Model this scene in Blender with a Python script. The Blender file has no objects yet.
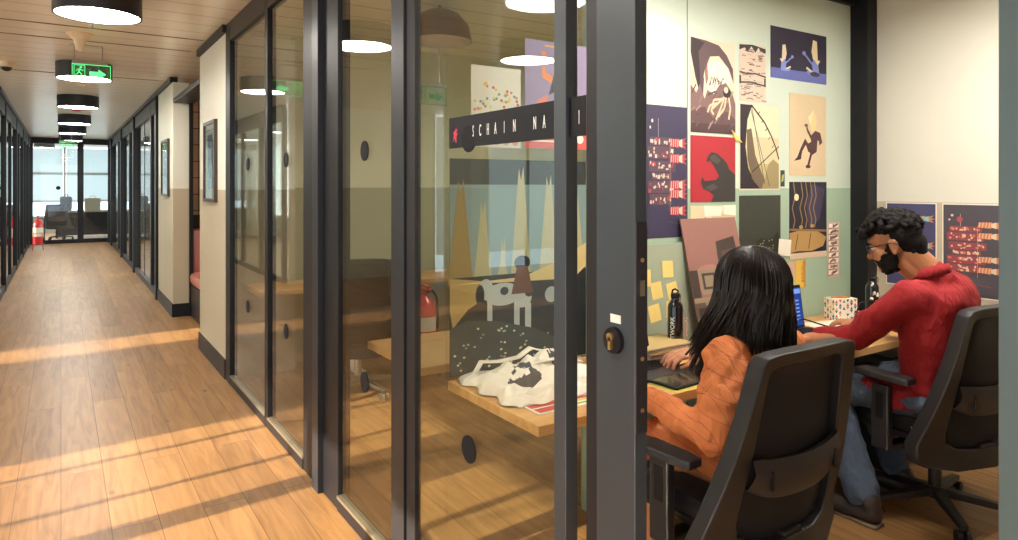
import bpy, bmesh, math, random
from mathutils import Vector, Matrix, Euler
random.seed(7)
R = math.radians
SC = bpy.context.scene
COL = SC.collection

# ---------------------------------------------------------------- camera, world, sun, exposure
EYE = 1.5
cam_data = bpy.data.cameras.new('camera'); cam = bpy.data.objects.new('camera', cam_data); COL.objects.link(cam)
cam.location = (0, 0, EYE)
cam.rotation_euler = (R(90), 0, -math.atan2(448, 679))
cam_data.sensor_width = 36; cam_data.lens = 36 * 679 / 1018.0
cam_data.shift_y = -84 / 1018.0
cam_data.clip_start = 0.05; cam_data.clip_end = 200
SC.camera = cam
world = bpy.data.worlds.new('world'); SC.world = world; world.use_nodes = True
wb = world.node_tree.nodes['Background']
wb.inputs[0].default_value = (0.80, 0.92, 1.0, 1); wb.inputs[1].default_value = 2.3
sun_d = bpy.data.lights.new('sun', 'SUN'); sun = bpy.data.objects.new('sun', sun_d); COL.objects.link(sun)
SUN_EL, SUN_AZ = R(17), R(5.0)
sdir = Vector((math.cos(SUN_EL) * math.cos(SUN_AZ), math.cos(SUN_EL) * math.sin(SUN_AZ), -math.sin(SUN_EL)))
sun.rotation_euler = sdir.to_track_quat('-Z', 'Y').to_euler()
sun_d.energy = 14.5; sun_d.color = (1.0, 0.86, 0.66); sun_d.angle = R(0.5)
LAMP_L = 44.0
SC.view_settings.view_transform = 'Standard'; SC.view_settings.look = 'None'
SC.view_settings.gamma = 1; SC.view_settings.use_curve_mapping = False
SC.view_settings.exposure = 0.64

# ---------------------------------------------------------------- material helpers
def lin(h):
    h = h.lstrip('#'); v = [int(h[i:i + 2], 16) / 255 for i in (0, 2, 4)]
    return tuple((x / 12.92 if x <= .04045 else ((x + .055) / 1.055) ** 2.4) for x in v) + (1,)
_m = {}
def mat(name, color='#808080', rough=.5, metal=0., bump=0., bscale=40., bstretch=(1, 1, 1), var=0., emit=None, es=0., spec=None, coat=0., sheen=0.):
    if name in _m: return _m[name]
    m = bpy.data.materials.new(name); m.use_nodes = True; nt = m.node_tree; N = nt.nodes; L = nt.links
    b = N['Principled BSDF']; c = lin(color)
    b.inputs['Base Color'].default_value = c; b.inputs['Roughness'].default_value = rough; b.inputs['Metallic'].default_value = metal
    if spec is not None: b.inputs['Specular IOR Level'].default_value = spec
    if coat: b.inputs['Coat Weight'].default_value = coat
    if sheen: b.inputs['Sheen Weight'].default_value = sheen
    if emit: b.inputs['Emission Color'].default_value = lin(emit); b.inputs['Emission Strength'].default_value = es
    tc = N.new('ShaderNodeTexCoord'); mp = N.new('ShaderNodeMapping'); mp.inputs['Scale'].default_value = bstretch
    L.new(tc.outputs['Object'], mp.inputs[0])
    nz = N.new('ShaderNodeTexNoise'); nz.inputs['Scale'].default_value = bscale; nz.inputs['Detail'].default_value = 4
    L.new(mp.outputs[0], nz.inputs['Vector'])
    if bump:
        bp = N.new('ShaderNodeBump'); bp.inputs['Strength'].default_value = bump; bp.inputs['Distance'].default_value = .01
        L.new(nz.outputs['Fac'], bp.inputs['Height']); L.new(bp.outputs[0], b.inputs['Normal'])
    v = var or .03
    mx = N.new('ShaderNodeMix'); mx.data_type = 'RGBA'
    mx.inputs[6].default_value = tuple(x * (1 - v) for x in c[:3]) + (1,); mx.inputs[7].default_value = tuple(min(1, x * (1 + v)) for x in c[:3]) + (1,)
    L.new(nz.outputs['Fac'], mx.inputs[0]); L.new(mx.outputs[2], b.inputs['Base Color'])
    _m[name] = m; return m
def P(m): return m.node_tree.nodes['Principled BSDF']
def emitter(name, color, s):
    if name in _m: return _m[name]
    m = bpy.data.materials.new(name); m.use_nodes = True; nt = m.node_tree
    nt.nodes.clear(); e = nt.nodes.new('ShaderNodeEmission'); o = nt.nodes.new('ShaderNodeOutputMaterial')
    e.inputs[0].default_value = lin(color); e.inputs[1].default_value = s; nt.links.new(e.outputs[0], o.inputs[0])
    _m[name] = m; return m
def glass(name, tint=(.93, .95, .93), base=.045, rough=0.0):
    m = bpy.data.materials.new(name); m.use_nodes = True; nt = m.node_tree; N = nt.nodes; L = nt.links; N.clear()
    o = N.new('ShaderNodeOutputMaterial'); t = N.new('ShaderNodeBsdfTransparent'); g = N.new('ShaderNodeBsdfGlossy'); mx = N.new('ShaderNodeMixShader')
    t.inputs[0].default_value = tint + (1,); g.inputs['Roughness'].default_value = rough
    lw = N.new('ShaderNodeLayerWeight'); lw.inputs[0].default_value = .5
    p = N.new('ShaderNodeMath'); p.operation = 'POWER'; p.inputs[1].default_value = 5; L.new(lw.outputs['Facing'], p.inputs[0])
    a = N.new('ShaderNodeMath'); a.operation = 'MULTIPLY_ADD'; a.inputs[1].default_value = 1 - base; a.inputs[2].default_value = base; L.new(p.outputs[0], a.inputs[0])
    L.new(a.outputs[0], mx.inputs[0]); L.new(t.outputs[0], mx.inputs[1]); L.new(g.outputs[0], mx.inputs[2]); L.new(mx.outputs[0], o.inputs[0])
    return m

def two_tone(name, top, low, zsplit, rough=.5, coat=0.):
    m = mat(name, top, rough=rough, coat=coat, bump=.05, bscale=120); nt = m.node_tree; N = nt.nodes; L = nt.links
    g = N.new('ShaderNodeNewGeometry'); s = N.new('ShaderNodeSeparateXYZ'); L.new(g.outputs['Position'], s.inputs[0])
    c = N.new('ShaderNodeMath'); c.operation = 'GREATER_THAN'; c.inputs[1].default_value = zsplit; L.new(s.outputs['Z'], c.inputs[0])
    x = N.new('ShaderNodeMix'); x.data_type = 'RGBA'; x.inputs[6].default_value = lin(low); x.inputs[7].default_value = lin(top)
    L.new(c.outputs[0], x.inputs[0]); L.new(x.outputs[2], P(m).inputs['Base Color']); return m

def wood(name, c1, c2, plank_w, plank_l, rough, along='Y', seam='#5a3a1c', seam_w=.0022, knots=True, var=.38, grain_amt=1.5):
    m = bpy.data.materials.new(name); m.use_nodes = True; nt = m.node_tree; N = nt.nodes; L = nt.links; b = N['Principled BSDF']
    tc = N.new('ShaderNodeTexCoord'); mp = N.new('ShaderNodeMapping'); L.new(tc.outputs['Object'], mp.inputs[0])
    mp.inputs['Rotation'].default_value = (0, 0, R(-90) if along == 'Y' else 0)
    br = N.new('ShaderNodeTexBrick'); L.new(mp.outputs[0], br.inputs['Vector']); br.offset = .37; br.inputs['Scale'].default_value = 1
    br.inputs['Brick Width'].default_value = plank_l; br.inputs['Row Height'].default_value = plank_w
    br.inputs['Mortar Size'].default_value = seam_w; br.inputs['Mortar Smooth'].default_value = .3
    br.inputs['Color1'].default_value = (0, 0, 0, 1); br.inputs['Color2'].default_value = (1, 1, 1, 1); br.inputs['Mortar'].default_value = (.5, .5, .5, 1)
    g = N.new('ShaderNodeMapping'); g.inputs['Scale'].default_value = (1.2, 14, 14); L.new(mp.outputs[0], g.inputs[0])
    ad = N.new('ShaderNodeVectorMath'); ad.operation = 'MULTIPLY_ADD'; L.new(br.outputs['Color'], ad.inputs[0]); ad.inputs[1].default_value = (9, 7, 3); L.new(g.outputs[0], ad.inputs[2])
    n1 = N.new('ShaderNodeTexNoise'); n1.inputs['Scale'].default_value = 1.6; n1.inputs['Detail'].default_value = 6; n1.inputs['Distortion'].default_value = 1.2; L.new(ad.outputs[0], n1.inputs['Vector'])
    f = N.new('ShaderNodeMath'); f.operation = 'MULTIPLY'; f.inputs[1].default_value = var; L.new(br.outputs['Color'], f.inputs[0])
    f2 = N.new('ShaderNodeMath'); f2.operation = 'MULTIPLY_ADD'; f2.inputs[1].default_value = grain_amt; L.new(n1.outputs['Fac'], f2.inputs[0]); L.new(f.outputs[0], f2.inputs[2])
    f3 = N.new('ShaderNodeMath'); f3.operation = 'SUBTRACT'; f3.use_clamp = True; f3.inputs[1].default_value = (grain_amt - .55) * .5; L.new(f2.outputs[0], f3.inputs[0])
    mx = N.new('ShaderNodeMix'); mx.data_type = 'RGBA'; mx.inputs[6].default_value = lin(c1); mx.inputs[7].default_value = lin(c2); L.new(f3.outputs[0], mx.inputs[0])
    out = mx.outputs[2]
    if knots:
        km = N.new('ShaderNodeMapping'); km.inputs['Scale'].default_value = (1.6, 3.4, 3.4); L.new(mp.outputs[0], km.inputs[0])
        vo = N.new('ShaderNodeTexVoronoi'); vo.inputs['Scale'].default_value = 1.05; L.new(km.outputs[0], vo.inputs['Vector'])
        rp = N.new('ShaderNodeValToRGB'); rp.color_ramp.elements[0].position = .03; rp.color_ramp.elements[0].color = (.8, .8, .8, 1); rp.color_ramp.elements[1].position = .075; rp.color_ramp.elements[1].color = (0, 0, 0, 1)
        L.new(vo.outputs['Distance'], rp.inputs[0])
        k = N.new('ShaderNodeMix'); k.data_type = 'RGBA'; k.inputs[7].default_value = lin('#4a2c12'); L.new(rp.outputs[0], k.inputs[0]); L.new(out, k.inputs[6]); out = k.outputs[2]
    sm = N.new('ShaderNodeMix'); sm.data_type = 'RGBA'; sm.inputs[7].default_value = lin(seam); L.new(br.outputs['Fac'], sm.inputs[0]); L.new(out, sm.inputs[6])
    L.new(sm.outputs[2], b.inputs['Base Color'])
    b.inputs['Roughness'].default_value = rough
    bp = N.new('ShaderNodeBump'); bp.inputs['Strength'].default_value = .12; bp.inputs['Distance'].default_value = .004; L.new(n1.outputs['Fac'], bp.inputs['Height']); L.new(bp.outputs[0], b.inputs['Normal'])
    _m[name] = m; return m

M = dict(
    black=mat('black_steel', '#121115', .45, bump=.02, spec=.3),
    steel=mat('dark_grey_steel', '#1f2024', .4, spec=.35, bump=.03, bscale=9, var=.12),
    slate=mat('slate_door_steel', '#363d43', .38, bump=.03, bscale=6, var=.15),
    teal=mat('grey_green_steel', '#4e5f60', .4, bump=.03, bscale=5, var=.1),
    seal=mat('rubber_seal', '#0d0b10', .6),
    bead=mat('metal_bead', '#a79c86', .3, .8),
    dot=mat('marker_dot_film', '#17181c', .7, spec=.2),
    oak=wood('oak_planks', '#6c4b27', '#a87f50', .185, 2.1, .40),
    desk=wood('butcher_block_wood', '#b98449', '#d9ab6c', .07, .9, .35, along='X', seam='#a5753e', seam_w=.001, knots=False),
    plaster=two_tone('two_tone_plaster', '#dcd9c8', '#b3a68c', 1.47, .6),
    plaster_r=two_tone('cream_end_plaster', '#d5d2c3', '#b9ae96', 1.405, .6),
    board=two_tone('painted_glass_board', '#c9d5c5', '#a1b8a0', 1.487, .2),
    room2=two_tone('sage_two_tone', '#cbc7a6', '#a0a084', 1.487, .5),
    chair=mat('charcoal_plastic', '#252325', .45, bump=.03, bscale=300),
    chairm=mat('chair_fabric', '#17161b', .85, bump=.3, bscale=500),
    alu=mat('brushed_aluminium', '#a59c8c', .35, .6),
    white=mat('white_plastic', '#e8e4d8', .5), cream=mat('cream_plastic', '#e3cfae', .5),
    bottle=mat('glossy_black_enamel', '#0b0b0e', .15, coat=.6),
    chrome=mat('chrome', '#c9c4bb', .18, 1.), brass=mat('brass', '#c9ac78', .3, .9),
    paper=mat('paper', '#e2dccb', .8), red=mat('red_enamel', '#c01d22', .3, coat=.4),
    screen=emitter('laptop_screen', '#3a62b8', .8),
    glass=glass('clear_glass'), glassf=glass('window_glass', (.9, .95, .96), .03),
)

# perforated dark mesh of the chair back
def mesh_fabric():
    m = bpy.data.materials.new('woven_mesh'); m.use_nodes = True; nt = m.node_tree; N = nt.nodes; L = nt.links; b = N['Principled BSDF']
    b.inputs['Base Color'].default_value = lin('#141218'); b.inputs['Roughness'].default_value = .8
    tc = N.new('ShaderNodeTexCoord'); w = N.new('ShaderNodeTexWave'); w.bands_direction = 'Z'; w.inputs['Scale'].default_value = 60; w.inputs['Distortion'].default_value = .5
    L.new(tc.outputs['Object'], w.inputs['Vector'])
    r = N.new('ShaderNodeMapRange'); r.inputs['To Min'].default_value = .95; r.inputs['To Max'].default_value = 1.0; L.new(w.outputs['Fac'], r.inputs['Value']); L.new(r.outputs[0], b.inputs['Alpha'])
    return m
M['mesh'] = mesh_fabric()

def ceiling_metal():
    m = mat('ceiling_metal_planks', '#f6eedd', .27, .08, bump=.02, bscale=4, var=.06); nt = m.node_tree; N = nt.nodes; L = nt.links; b = P(m)
    g = N.new('ShaderNodeNewGeometry'); s = N.new('ShaderNodeSeparateXYZ'); L.new(g.outputs['Position'], s.inputs[0])
    d = N.new('ShaderNodeMath'); d.operation = 'DIVIDE'; d.inputs[1].default_value = .3; L.new(s.outputs['Y'], d.inputs[0])
    f = N.new('ShaderNodeMath'); f.operation = 'FRACT'; L.new(d.outputs[0], f.inputs[0])
    l = N.new('ShaderNodeMath'); l.operation = 'LESS_THAN'; l.inputs[1].default_value = .04; L.new(f.outputs[0], l.inputs[0])
    x = N.new('ShaderNodeMix'); x.data_type = 'RGBA'; x.inputs[7].default_value = lin('#c4a878')
    old = b.inputs['Base Color'].links[0].from_socket; L.new(l.outputs[0], x.inputs[0]); L.new(old, x.inputs[6]); L.new(x.outputs[2], b.inputs['Base Color'])
    return m
M['ceil'] = ceiling_metal()
def blind_mat(name, col, tr):
    m = bpy.data.materials.new(name); m.use_nodes = True; nt = m.node_tree; N = nt.nodes; L = nt.links; N.clear()
    o = N.new('ShaderNodeOutputMaterial'); d = N.new('ShaderNodeBsdfDiffuse'); t = N.new('ShaderNodeBsdfTranslucent'); x = N.new('ShaderNodeMixShader'); x.inputs[0].default_value = tr
    d.inputs[0].default_value = lin(col); t.inputs[0].default_value = lin(col)
    L.new(d.outputs[0], x.inputs[1]); L.new(t.outputs[0], x.inputs[2]); L.new(x.outputs[0], o.inputs[0]); return m
M['blind'] = blind_mat('roller_blind_cloth', '#e3eaec', .75)

# ---------------------------------------------------------------- geometry helpers
def new(): return bmesh.new()
def _faces(bm, co, faces, mi):
    vs = [bm.verts.new(c) for c in co]
    for f in faces: bm.faces.new([vs[i] for i in f]).material_index = mi
    return vs
def box(bm, lo, hi, mi=0, rot=None, bev=0):
    cx = Vector([(a + b) / 2 for a, b in zip(lo, hi)]); h = [abs(b - a) / 2 for a, b in zip(lo, hi)]
    if not bev:
        co = [Vector((sx * h[0], sy * h[1], sz * h[2])) for sx in (-1, 1) for sy in (-1, 1) for sz in (-1, 1)]
        if rot is not None: co = [rot @ c for c in co]
        return _faces(bm, [c + cx for c in co], [(0, 1, 3, 2), (4, 6, 7, 5), (0, 4, 5, 1), (2, 3, 7, 6), (0, 2, 6, 4), (1, 5, 7, 3)], mi)
    t = bmesh.new(); bmesh.ops.create_cube(t, size=1.0)
    bmesh.ops.scale(t, vec=[2 * x for x in h], verts=t.verts[:]); bmesh.ops.bevel(t, geom=t.edges[:], offset=min(bev, min(h) * .98), segments=2, affect='EDGES', profile=.5, material=-1)
    t.verts.index_update(); co = [v.co.copy() for v in t.verts]; fs = [[v.index for v in f.verts] for f in t.faces]; t.free()
    if rot is not None: co = [rot @ c for c in co]
    return _faces(bm, [c + cx for c in co], fs, mi)
def cone(bm, a, b, ra, rb, seg=16, mi=0, caps=True):
    a = Vector(a); b = Vector(b); d = b - a
    if d.length < 1e-6: return
    q = d.to_track_quat('Z', 'Y'); cs = [(math.cos(2 * math.pi * k / seg), math.sin(2 * math.pi * k / seg)) for k in range(seg)]
    co = [a + q @ Vector((ra * c, ra * s, 0)) for c, s in cs] + [b + q @ Vector((rb * c, rb * s, 0)) for c, s in cs]
    fs = [(k, (k + 1) % seg, seg + (k + 1) % seg, seg + k) for k in range(seg)]
    if caps: fs += [tuple(range(seg))[::-1], tuple(range(seg, 2 * seg))]
    return _faces(bm, co, fs, mi)
_ball = {}
def ball(bm, c, r, mi=0, seg=14, rot=None):
    if not hasattr(r, '__len__'): r = (r, r, r)
    if seg not in _ball:
        n = max(6, seg * 2 // 3); co = [Vector((0, 0, 1))]; fs = []
        for i in range(1, n):
            a = math.pi * i / n
            for k in range(seg): b = 2 * math.pi * k / seg; co.append(Vector((math.sin(a) * math.cos(b), math.sin(a) * math.sin(b), math.cos(a))))
        co.append(Vector((0, 0, -1))); L_ = len(co) - 1
        for k in range(seg):
            k2 = (k + 1) % seg; fs.append((0, 1 + k, 1 + k2)); fs.append((L_, L_ - seg + k2, L_ - seg + k))
            for i in range(n - 2): fs.append((1 + i * seg + k, 1 + (i + 1) * seg + k, 1 + (i + 1) * seg + k2, 1 + i * seg + k2))
        _ball[seg] = (co, fs)
    co, fs = _ball[seg]; c = Vector(c); p = [Vector((v.x * r[0], v.y * r[1], v.z * r[2])) for v in co]
    if rot is not None: p = [rot @ v for v in p]
    return _faces(bm, [v + c for v in p], fs, mi)
def cap(bm, a, b, ra, rb, seg=14):
    cone(bm, a, b, ra, rb, seg); ball(bm, a, ra, seg=seg); ball(bm, b, rb, seg=seg)
def tube(bm, pts, r, seg=8, mi=0):
    pts = [Vector(p) for p in pts]; n = len(pts); rs = r if hasattr(r, '__len__') else [r] * n
    rings = []
    for i, p in enumerate(pts):
        t = (pts[min(i + 1, n - 1)] - pts[max(i - 1, 0)]).normalized()
        q = t.to_track_quat('Z', 'Y')
        rings.append([bm.verts.new(p + q @ Vector((rs[i] * math.cos(k * 2 * math.pi / seg), rs[i] * math.sin(k * 2 * math.pi / seg), 0))) for k in range(seg)])
    for i in range(n - 1):
        # match rings to avoid twist
        a, b = rings[i], rings[i + 1]
        best = min(range(seg), key=lambda s: sum((a[k].co - b[(k + s) % seg].co).length for k in range(0, seg, 2)))
        b = b[best:] + b[:best]; rings[i + 1] = b
        for k in range(seg):
            f = bm.faces.new((a[k], a[(k + 1) % seg], b[(k + 1) % seg], b[k])); f.material_index = mi
    f = bm.faces.new(rings[0][::-1]); f.material_index = mi; f = bm.faces.new(rings[-1]); f.material_index = mi
def lathe(bm, prof, c=(0, 0, 0), seg=28, mi=0):
    rings = []
    for r, z in prof:
        rings.append([bm.verts.new((c[0] + r * math.cos(k * 2 * math.pi / seg), c[1] + r * math.sin(k * 2 * math.pi / seg), c[2] + z)) for k in range(seg)])
    for a, b in zip(rings, rings[1:]):
        for k in range(seg):
            f = bm.faces.new((a[k], a[(k + 1) % seg], b[(k + 1) % seg], b[k])); f.material_index = mi
    bm.faces.new(rings[0][::-1]).material_index = mi; bm.faces.new(rings[-1]).material_index = mi
def poly(bm, pts, y, mi):
    try:
        f = bm.faces.new([bm.verts.new((p[0], y, p[1])) for p in pts]); f.material_index = mi
    except ValueError: pass
def build(name, bm, mats, parent=None, loc=None, smooth=False, bev=0, rotz=0):
    bmesh.ops.recalc_face_normals(bm, faces=bm.faces[:])
    me = bpy.data.meshes.new(name); bm.to_mesh(me); bm.free()
    if not isinstance(mats, (list, tuple)): mats = [mats]
    for m in mats: me.materials.append(m)
    if smooth:
        for p in me.polygons: p.use_smooth = True
        try: me.set_sharp_from_angle(angle=R(40))
        except Exception: pass
    o = bpy.data.objects.new(name, me); COL.objects.link(o)
    if loc is not None: o.location = loc
    if rotz: o.rotation_euler.z = rotz
    if parent is not None: o.parent = parent
    if bev:
        b = o.modifiers.new('bevel', 'BEVEL'); b.width = bev; b.segments = 2; b.limit_method = 'ANGLE'
    return o
def tag(o, label=None, cat=None, group=None, kind=None):
    if label: o['label'] = label
    if cat: o['category'] = cat
    if group: o['group'] = group
    if kind: o['kind'] = kind
    return o
def thing(name, label, cat, loc=(0, 0, 0), rz=0, group=None):
    o = bpy.data.objects.new(name, None); COL.objects.link(o); o.location = loc; o.rotation_euler = (0, 0, rz); o.empty_display_size = .1
    return tag(o, label, cat, group)
def copy_tree(o, parent=None):
    c = o.copy(); COL.objects.link(c)
    if parent is not None: c.parent = parent
    for ch in list(o.children): copy_tree(ch, c)
    return c
def struct(name, boxes, m, parent=None, bev=0, label=None):
    bm = new()
    for lo, hi in boxes: box(bm, lo, hi)
    o = build(name, bm, m, parent, bev=bev)
    if parent is None: o['kind'] = 'structure'
    if label: o['label'] = label
    return o
def sempty(name, label=None):
    o = bpy.data.objects.new(name, None); COL.objects.link(o); o['kind'] = 'structure'
    if label: o['label'] = label
    return o
def letters(name, text, size, m, parent, loc, rot, extrude=.0006, sx=1., space=1., align='LEFT'):
    cu = bpy.data.curves.new('letters', 'FONT'); cu.body = text; cu.size = size; cu.extrude = extrude; cu.space_character = space; cu.align_x = align
    t = bpy.data.objects.new('letters', cu); me = bpy.data.meshes.new_from_object(t); bpy.data.objects.remove(t)
    me.materials.clear(); me.materials.append(m)
    for v in me.vertices: v.co.x *= sx
    o = bpy.data.objects.new(name, me); COL.objects.link(o); o.parent = parent; o.location = loc; o.rotation_euler = rot; return o

# ---------------------------------------------------------------- the setting
CZ = 2.75
XG = 1.07          # glass front of the rooms
YB = 2.38          # wall with the pinned posters
XE = 4.25          # cream end wall
struct('floor', [((-7, -6, -.1), (5.2, 10.62, 0)), ((-3.3, 10.62, -.1), (5.2, 21.15, 0)), ((-7, 21.15, -.1), (5.2, 28, 0))], M['oak'])
struct('ceiling', [((-7, -6, CZ), (5.2, 10.62, CZ + .1)), ((-3.3, 10.62, CZ), (5.2, 21.15, CZ + .1)), ((-7, 21.15, CZ), (5.2, 28, CZ + .1))], M['ceil'])

# --- glazed front on the right, bay by bay: panes with their dots
def bay(n, X, y0, y1, z0=.07, z1=2.60, dots=True, parent_label=None, xs=0):
    w = sempty('window_%d' % n)
    struct('glass_pane', [((X + .012, y0, z0), (X + .020, y1, z1))], M['glass'], w)
    if dots:
        for z in (1.65, .665):
            bm = new(); cone(bm, (X + .007, (y0 + y1) / 2, z), (X + .0115, (y0 + y1) / 2, z), .043, .043, 28); build('marker_dot', bm, M['dot'], w)
    bm = new(); box(bm, (X - .004, y0, 0), (X + .045, y1, .055)); box(bm, (X - .006, y0, .055), (X + .03, y1, .068), 1); build('bottom_rail', bm, [M['black'], M['bead']], w)
    struct('top_rail', [((X - .004, y0, 2.60), (X + .045, y1, 2.70))], M['steel'], w)
    return w
def post(n, lo, hi, m='steel'):
    return struct('trim_%d' % n, [(lo, hi)], M[m], bev=.002)
bay(1, XG, 1.405, 2.33)
bay(2, XG, 2.445, 3.06)
bay(3, XG, 3.60, 4.33)
bay(4, XG, 4.40, 5.44)
post(1, (XG - .004, 1.355, 0), (1.105, 1.405, 2.7), 'slate')
post(2, (XG - .004, 2.33, 0), (1.10, 2.445, 2.7), 'steel')
post(3, (XG, 3.06, 0), (1.13, 3.27, 2.7), 'black')
post(4, (1.043, 3.272, 0), (1.13, 3.366, CZ), 'steel')
post(5, (XG, 3.368, 0), (1.13, 3.60, 2.7), 'black')
post(6, (XG - .004, 4.33, 0), (1.12, 4.40, 2.7), 'black')
post(7, (XG - .006, 5.44, 0), (1.12, 5.60, 2.7), 'black')
post(8, (1.07, .17, 0), (1.11, .407, CZ), 'teal')
struct('trim_9', [((XG, .407, 2.6), (XG + .05, 5.6, CZ))], M['steel'])
struct('trim_10', [((XG - .03, 5.6, 2.69), (XG + .05, 6.80, CZ))], M['black'])
struct('trim_11', [((XG - .03, 8.62, 2.69), (XG + .05, 20.9, CZ))], M['black'])
struct('wall_front', [((XG + .01, -5.5, 0), (XG + .08, .165, CZ))], M['plaster'])
# pillars
struct('wall_pillar_near', [((XG, 5.605, 0), (1.6, 6.80, 2.69))], M['plaster'])
struct('wall_pillar_far', [((XG, 8.6, 0), (1.235, 10.0, 2.69))], M['plaster'])
struct('baseboard_near', [((XG - .012, 5.605, 0), (XG, 6.812, .15)), ((XG - .012, 6.8, 0), (1.6, 6.812, .15))], M['black'])
struct('baseboard_far', [((XG - .012, 8.588, 0), (XG, 10.0, .15)), ((XG - .012, 8.588, 0), (1.235, 8.6, .15))], M['black'])
# booth niche between the pillars
def tile_mat():
    m = mat('square_wall_tile', '#c8a184', .3); nt = m.node_tree; N = nt.nodes; L = nt.links
    g = N.new('ShaderNodeTexCoord'); mp = N.new('ShaderNodeMapping'); mp.inputs['Rotation'].default_value = (R(90), 0, 0); L.new(g.outputs['Object'], mp.inputs[0])
    br = N.new('ShaderNodeTexBrick'); br.offset = 0; br.inputs['Scale'].default_value = 1; br.inputs['Brick Width'].default_value = .14; br.inputs['Row Height'].default_value = .2; br.inputs['Mortar Size'].default_value = .006
    br.inputs['Color1'].default_value = lin('#c9a487'); br.inputs['Color2'].default_value = lin('#bf987b'); br.inputs['Mortar'].default_value = lin('#4c3528'); L.new(mp.outputs[0], br.inputs['Vector']); L.new(br.outputs['Color'], P(m).inputs['Base Color']); return m
M['tile'] = tile_mat()
struct('wall_booth', [((1.24, 9.0, 1.15), (3.0, 9.06, CZ))], M['tile'])
struct('wall_booth_panelling', [((1.24, 8.98, 0), (3.0, 9.06, 1.15))], mat('dark_slatted_wood', '#3c2718', .5, bump=.8, bscale=30, bstretch=(3, 1, .02)))
struct('wall_booth_back', [((3.0, 6.8, 0), (3.06, 9.0, CZ))], M['tile'])
struct('trim_12', [((1.235, 8.55, 0), (1.275, 8.62, 2.45)), ((1.07, 6.82, 2.45), (1.275, 8.6, 2.5))], M['black'])
# rooms
struct('wall_right', [((XE, -1.6, 0), (XE + .06, YB + .08, CZ))], M['plaster_r'])
struct('wall_poster', [((2.02, YB, 0), (4.14, YB + .06, 2.63))], M['board'])
struct('trim_13', [((2.652, YB - .0015, 0), (2.656, YB, 2.63))], mat('board_joint', '#4f564b', .6))
struct('trim_14', [((1.12, YB - .03, 2.63), (4.14, YB + .07, CZ))], M['black'])
struct('trim_15', [((4.14, 2.27, 0), (4.248, YB + .07, CZ))], M['black'], bev=.003)
w = sempty('window_5'); struct('glass_pane', [((1.105, YB + .002, 0), (1.276, YB + .012, 2.63)), ((1.280, YB + .002, 0), (2.019, YB + .012, 2.63))], M['glass'], w)
struct('wall_near_end', [((1.09, -1.66, 0), (XE, -1.6, CZ))], M['plaster'])
struct('wall_meeting_right', [((4.4, 2.46, 0), (4.46, 5.9, CZ))], M['room2'])
struct('wall_meeting_back', [((1.62, 5.75, 0), (4.4, 5.81, CZ))], M['room2'])
struct('wall_room_two_board', [((2.02, YB + .062, 0), (4.14, YB + .072, 2.63))], M['room2'])

# --- sliding door, open, with its lock
D = sempty('door_1')
DX = 1.062
struct('stile', [((DX, 1.102, .02), (DX + .036, 1.232, 2.64))], M['slate'], D, bev=.0015)
struct('rebate', [((DX + .004, 1.232, .02), (DX + .034, 1.274, 2.64))], M['seal'], D)
struct('back_stile', [((DX + .012, 2.25, .02), (DX + .036, 2.32, 2.64))], M['seal'], D)
struct('edge_strip', [((DX + .001, 1.0985, .95), (DX + .034, 1.102, 1.42))], mat('strike_plate', '#26252b', .35), D)
bm = new(); box(bm, (DX + .010, 1.0965, 1.255), (DX + .025, 1.0985, 1.29)); build('latch_bolt', bm, M['chrome'], D)
for z in (1.335, 1.115, 1.0):
    bm = new(); cone(bm, (DX + .018, 1.0985, z), (DX + .018, 1.0965, z), .005, .005, 12); build('screw', bm, M['brass'], D)
bm = new(); cone(bm, (DX, 1.168, 1.146), (DX - .010, 1.168, 1.146), .031, .029, 36); e = build('lock_rosette', bm, M['black'], D, smooth=True)
bm = new(); cone(bm, (DX - .010, 1.168, 1.155), (DX - .018, 1.168, 1.155), .0095, .0095, 20); box(bm, (DX - .018, 1.1635, 1.126), (DX - .010, 1.1725, 1.155)); build('lock_cylinder', bm, M['brass'], D, smooth=True)
struct('paper_label', [((DX - .0012, 1.148, 1.186), (DX, 1.182, 1.205))], M['white'], D)
struct('door_rail', [((DX - .004, .407, 2.64), (DX + .04, 1.35, 2.70))], M['black'], D)

# --- black band of lettering along the glass of the first bay
B = sempty('trim_16', 'black band with a red scribbled flower and thin white capitals on the glass')
struct('film', [((XG + .0075, 1.29, 1.624), (XG + .009, 1.3549, 1.724)), ((XG + .0075, 1.406, 1.624), (XG + .009, 1.995, 1.724))], mat('black_window_film', '#15161a', .6, spec=.25), B)
wl = mat('white_letter_film', '#e6e6dd', .6)
LY = (1.84, 1.80, 1.755, 1.712, 1.660, 1.612)
def put_letter(ch, Y):
    letters('letter', ch, .050, wl, B, (XG + .0072, Y, 1.655), (R(90), 0, R(-90)), sx=.36)
for ch, Y in zip('SCHAIN', LY): put_letter(ch, Y)
for ch, Y in (('N', 1.512), ('A', 1.468), ('I', 1.318), ('C', 1.418)): put_letter(ch, Y)
bm = new(); rr = random.Random(3); pts = []
for k in range(46):
    a = rr.uniform(0, 6.28); q = rr.uniform(.003, .024) if k % 2 else rr.uniform(.0, .012)
    pts.append((XG + .0068, 1.952 + math.cos(a) * q * .8, 1.672 + math.sin(a) * q * 1.4))
tube(bm, pts, .0009, 5); build('flower_scribble', bm, mat('red_letter_film', '#d8475a', .6), B)
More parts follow.
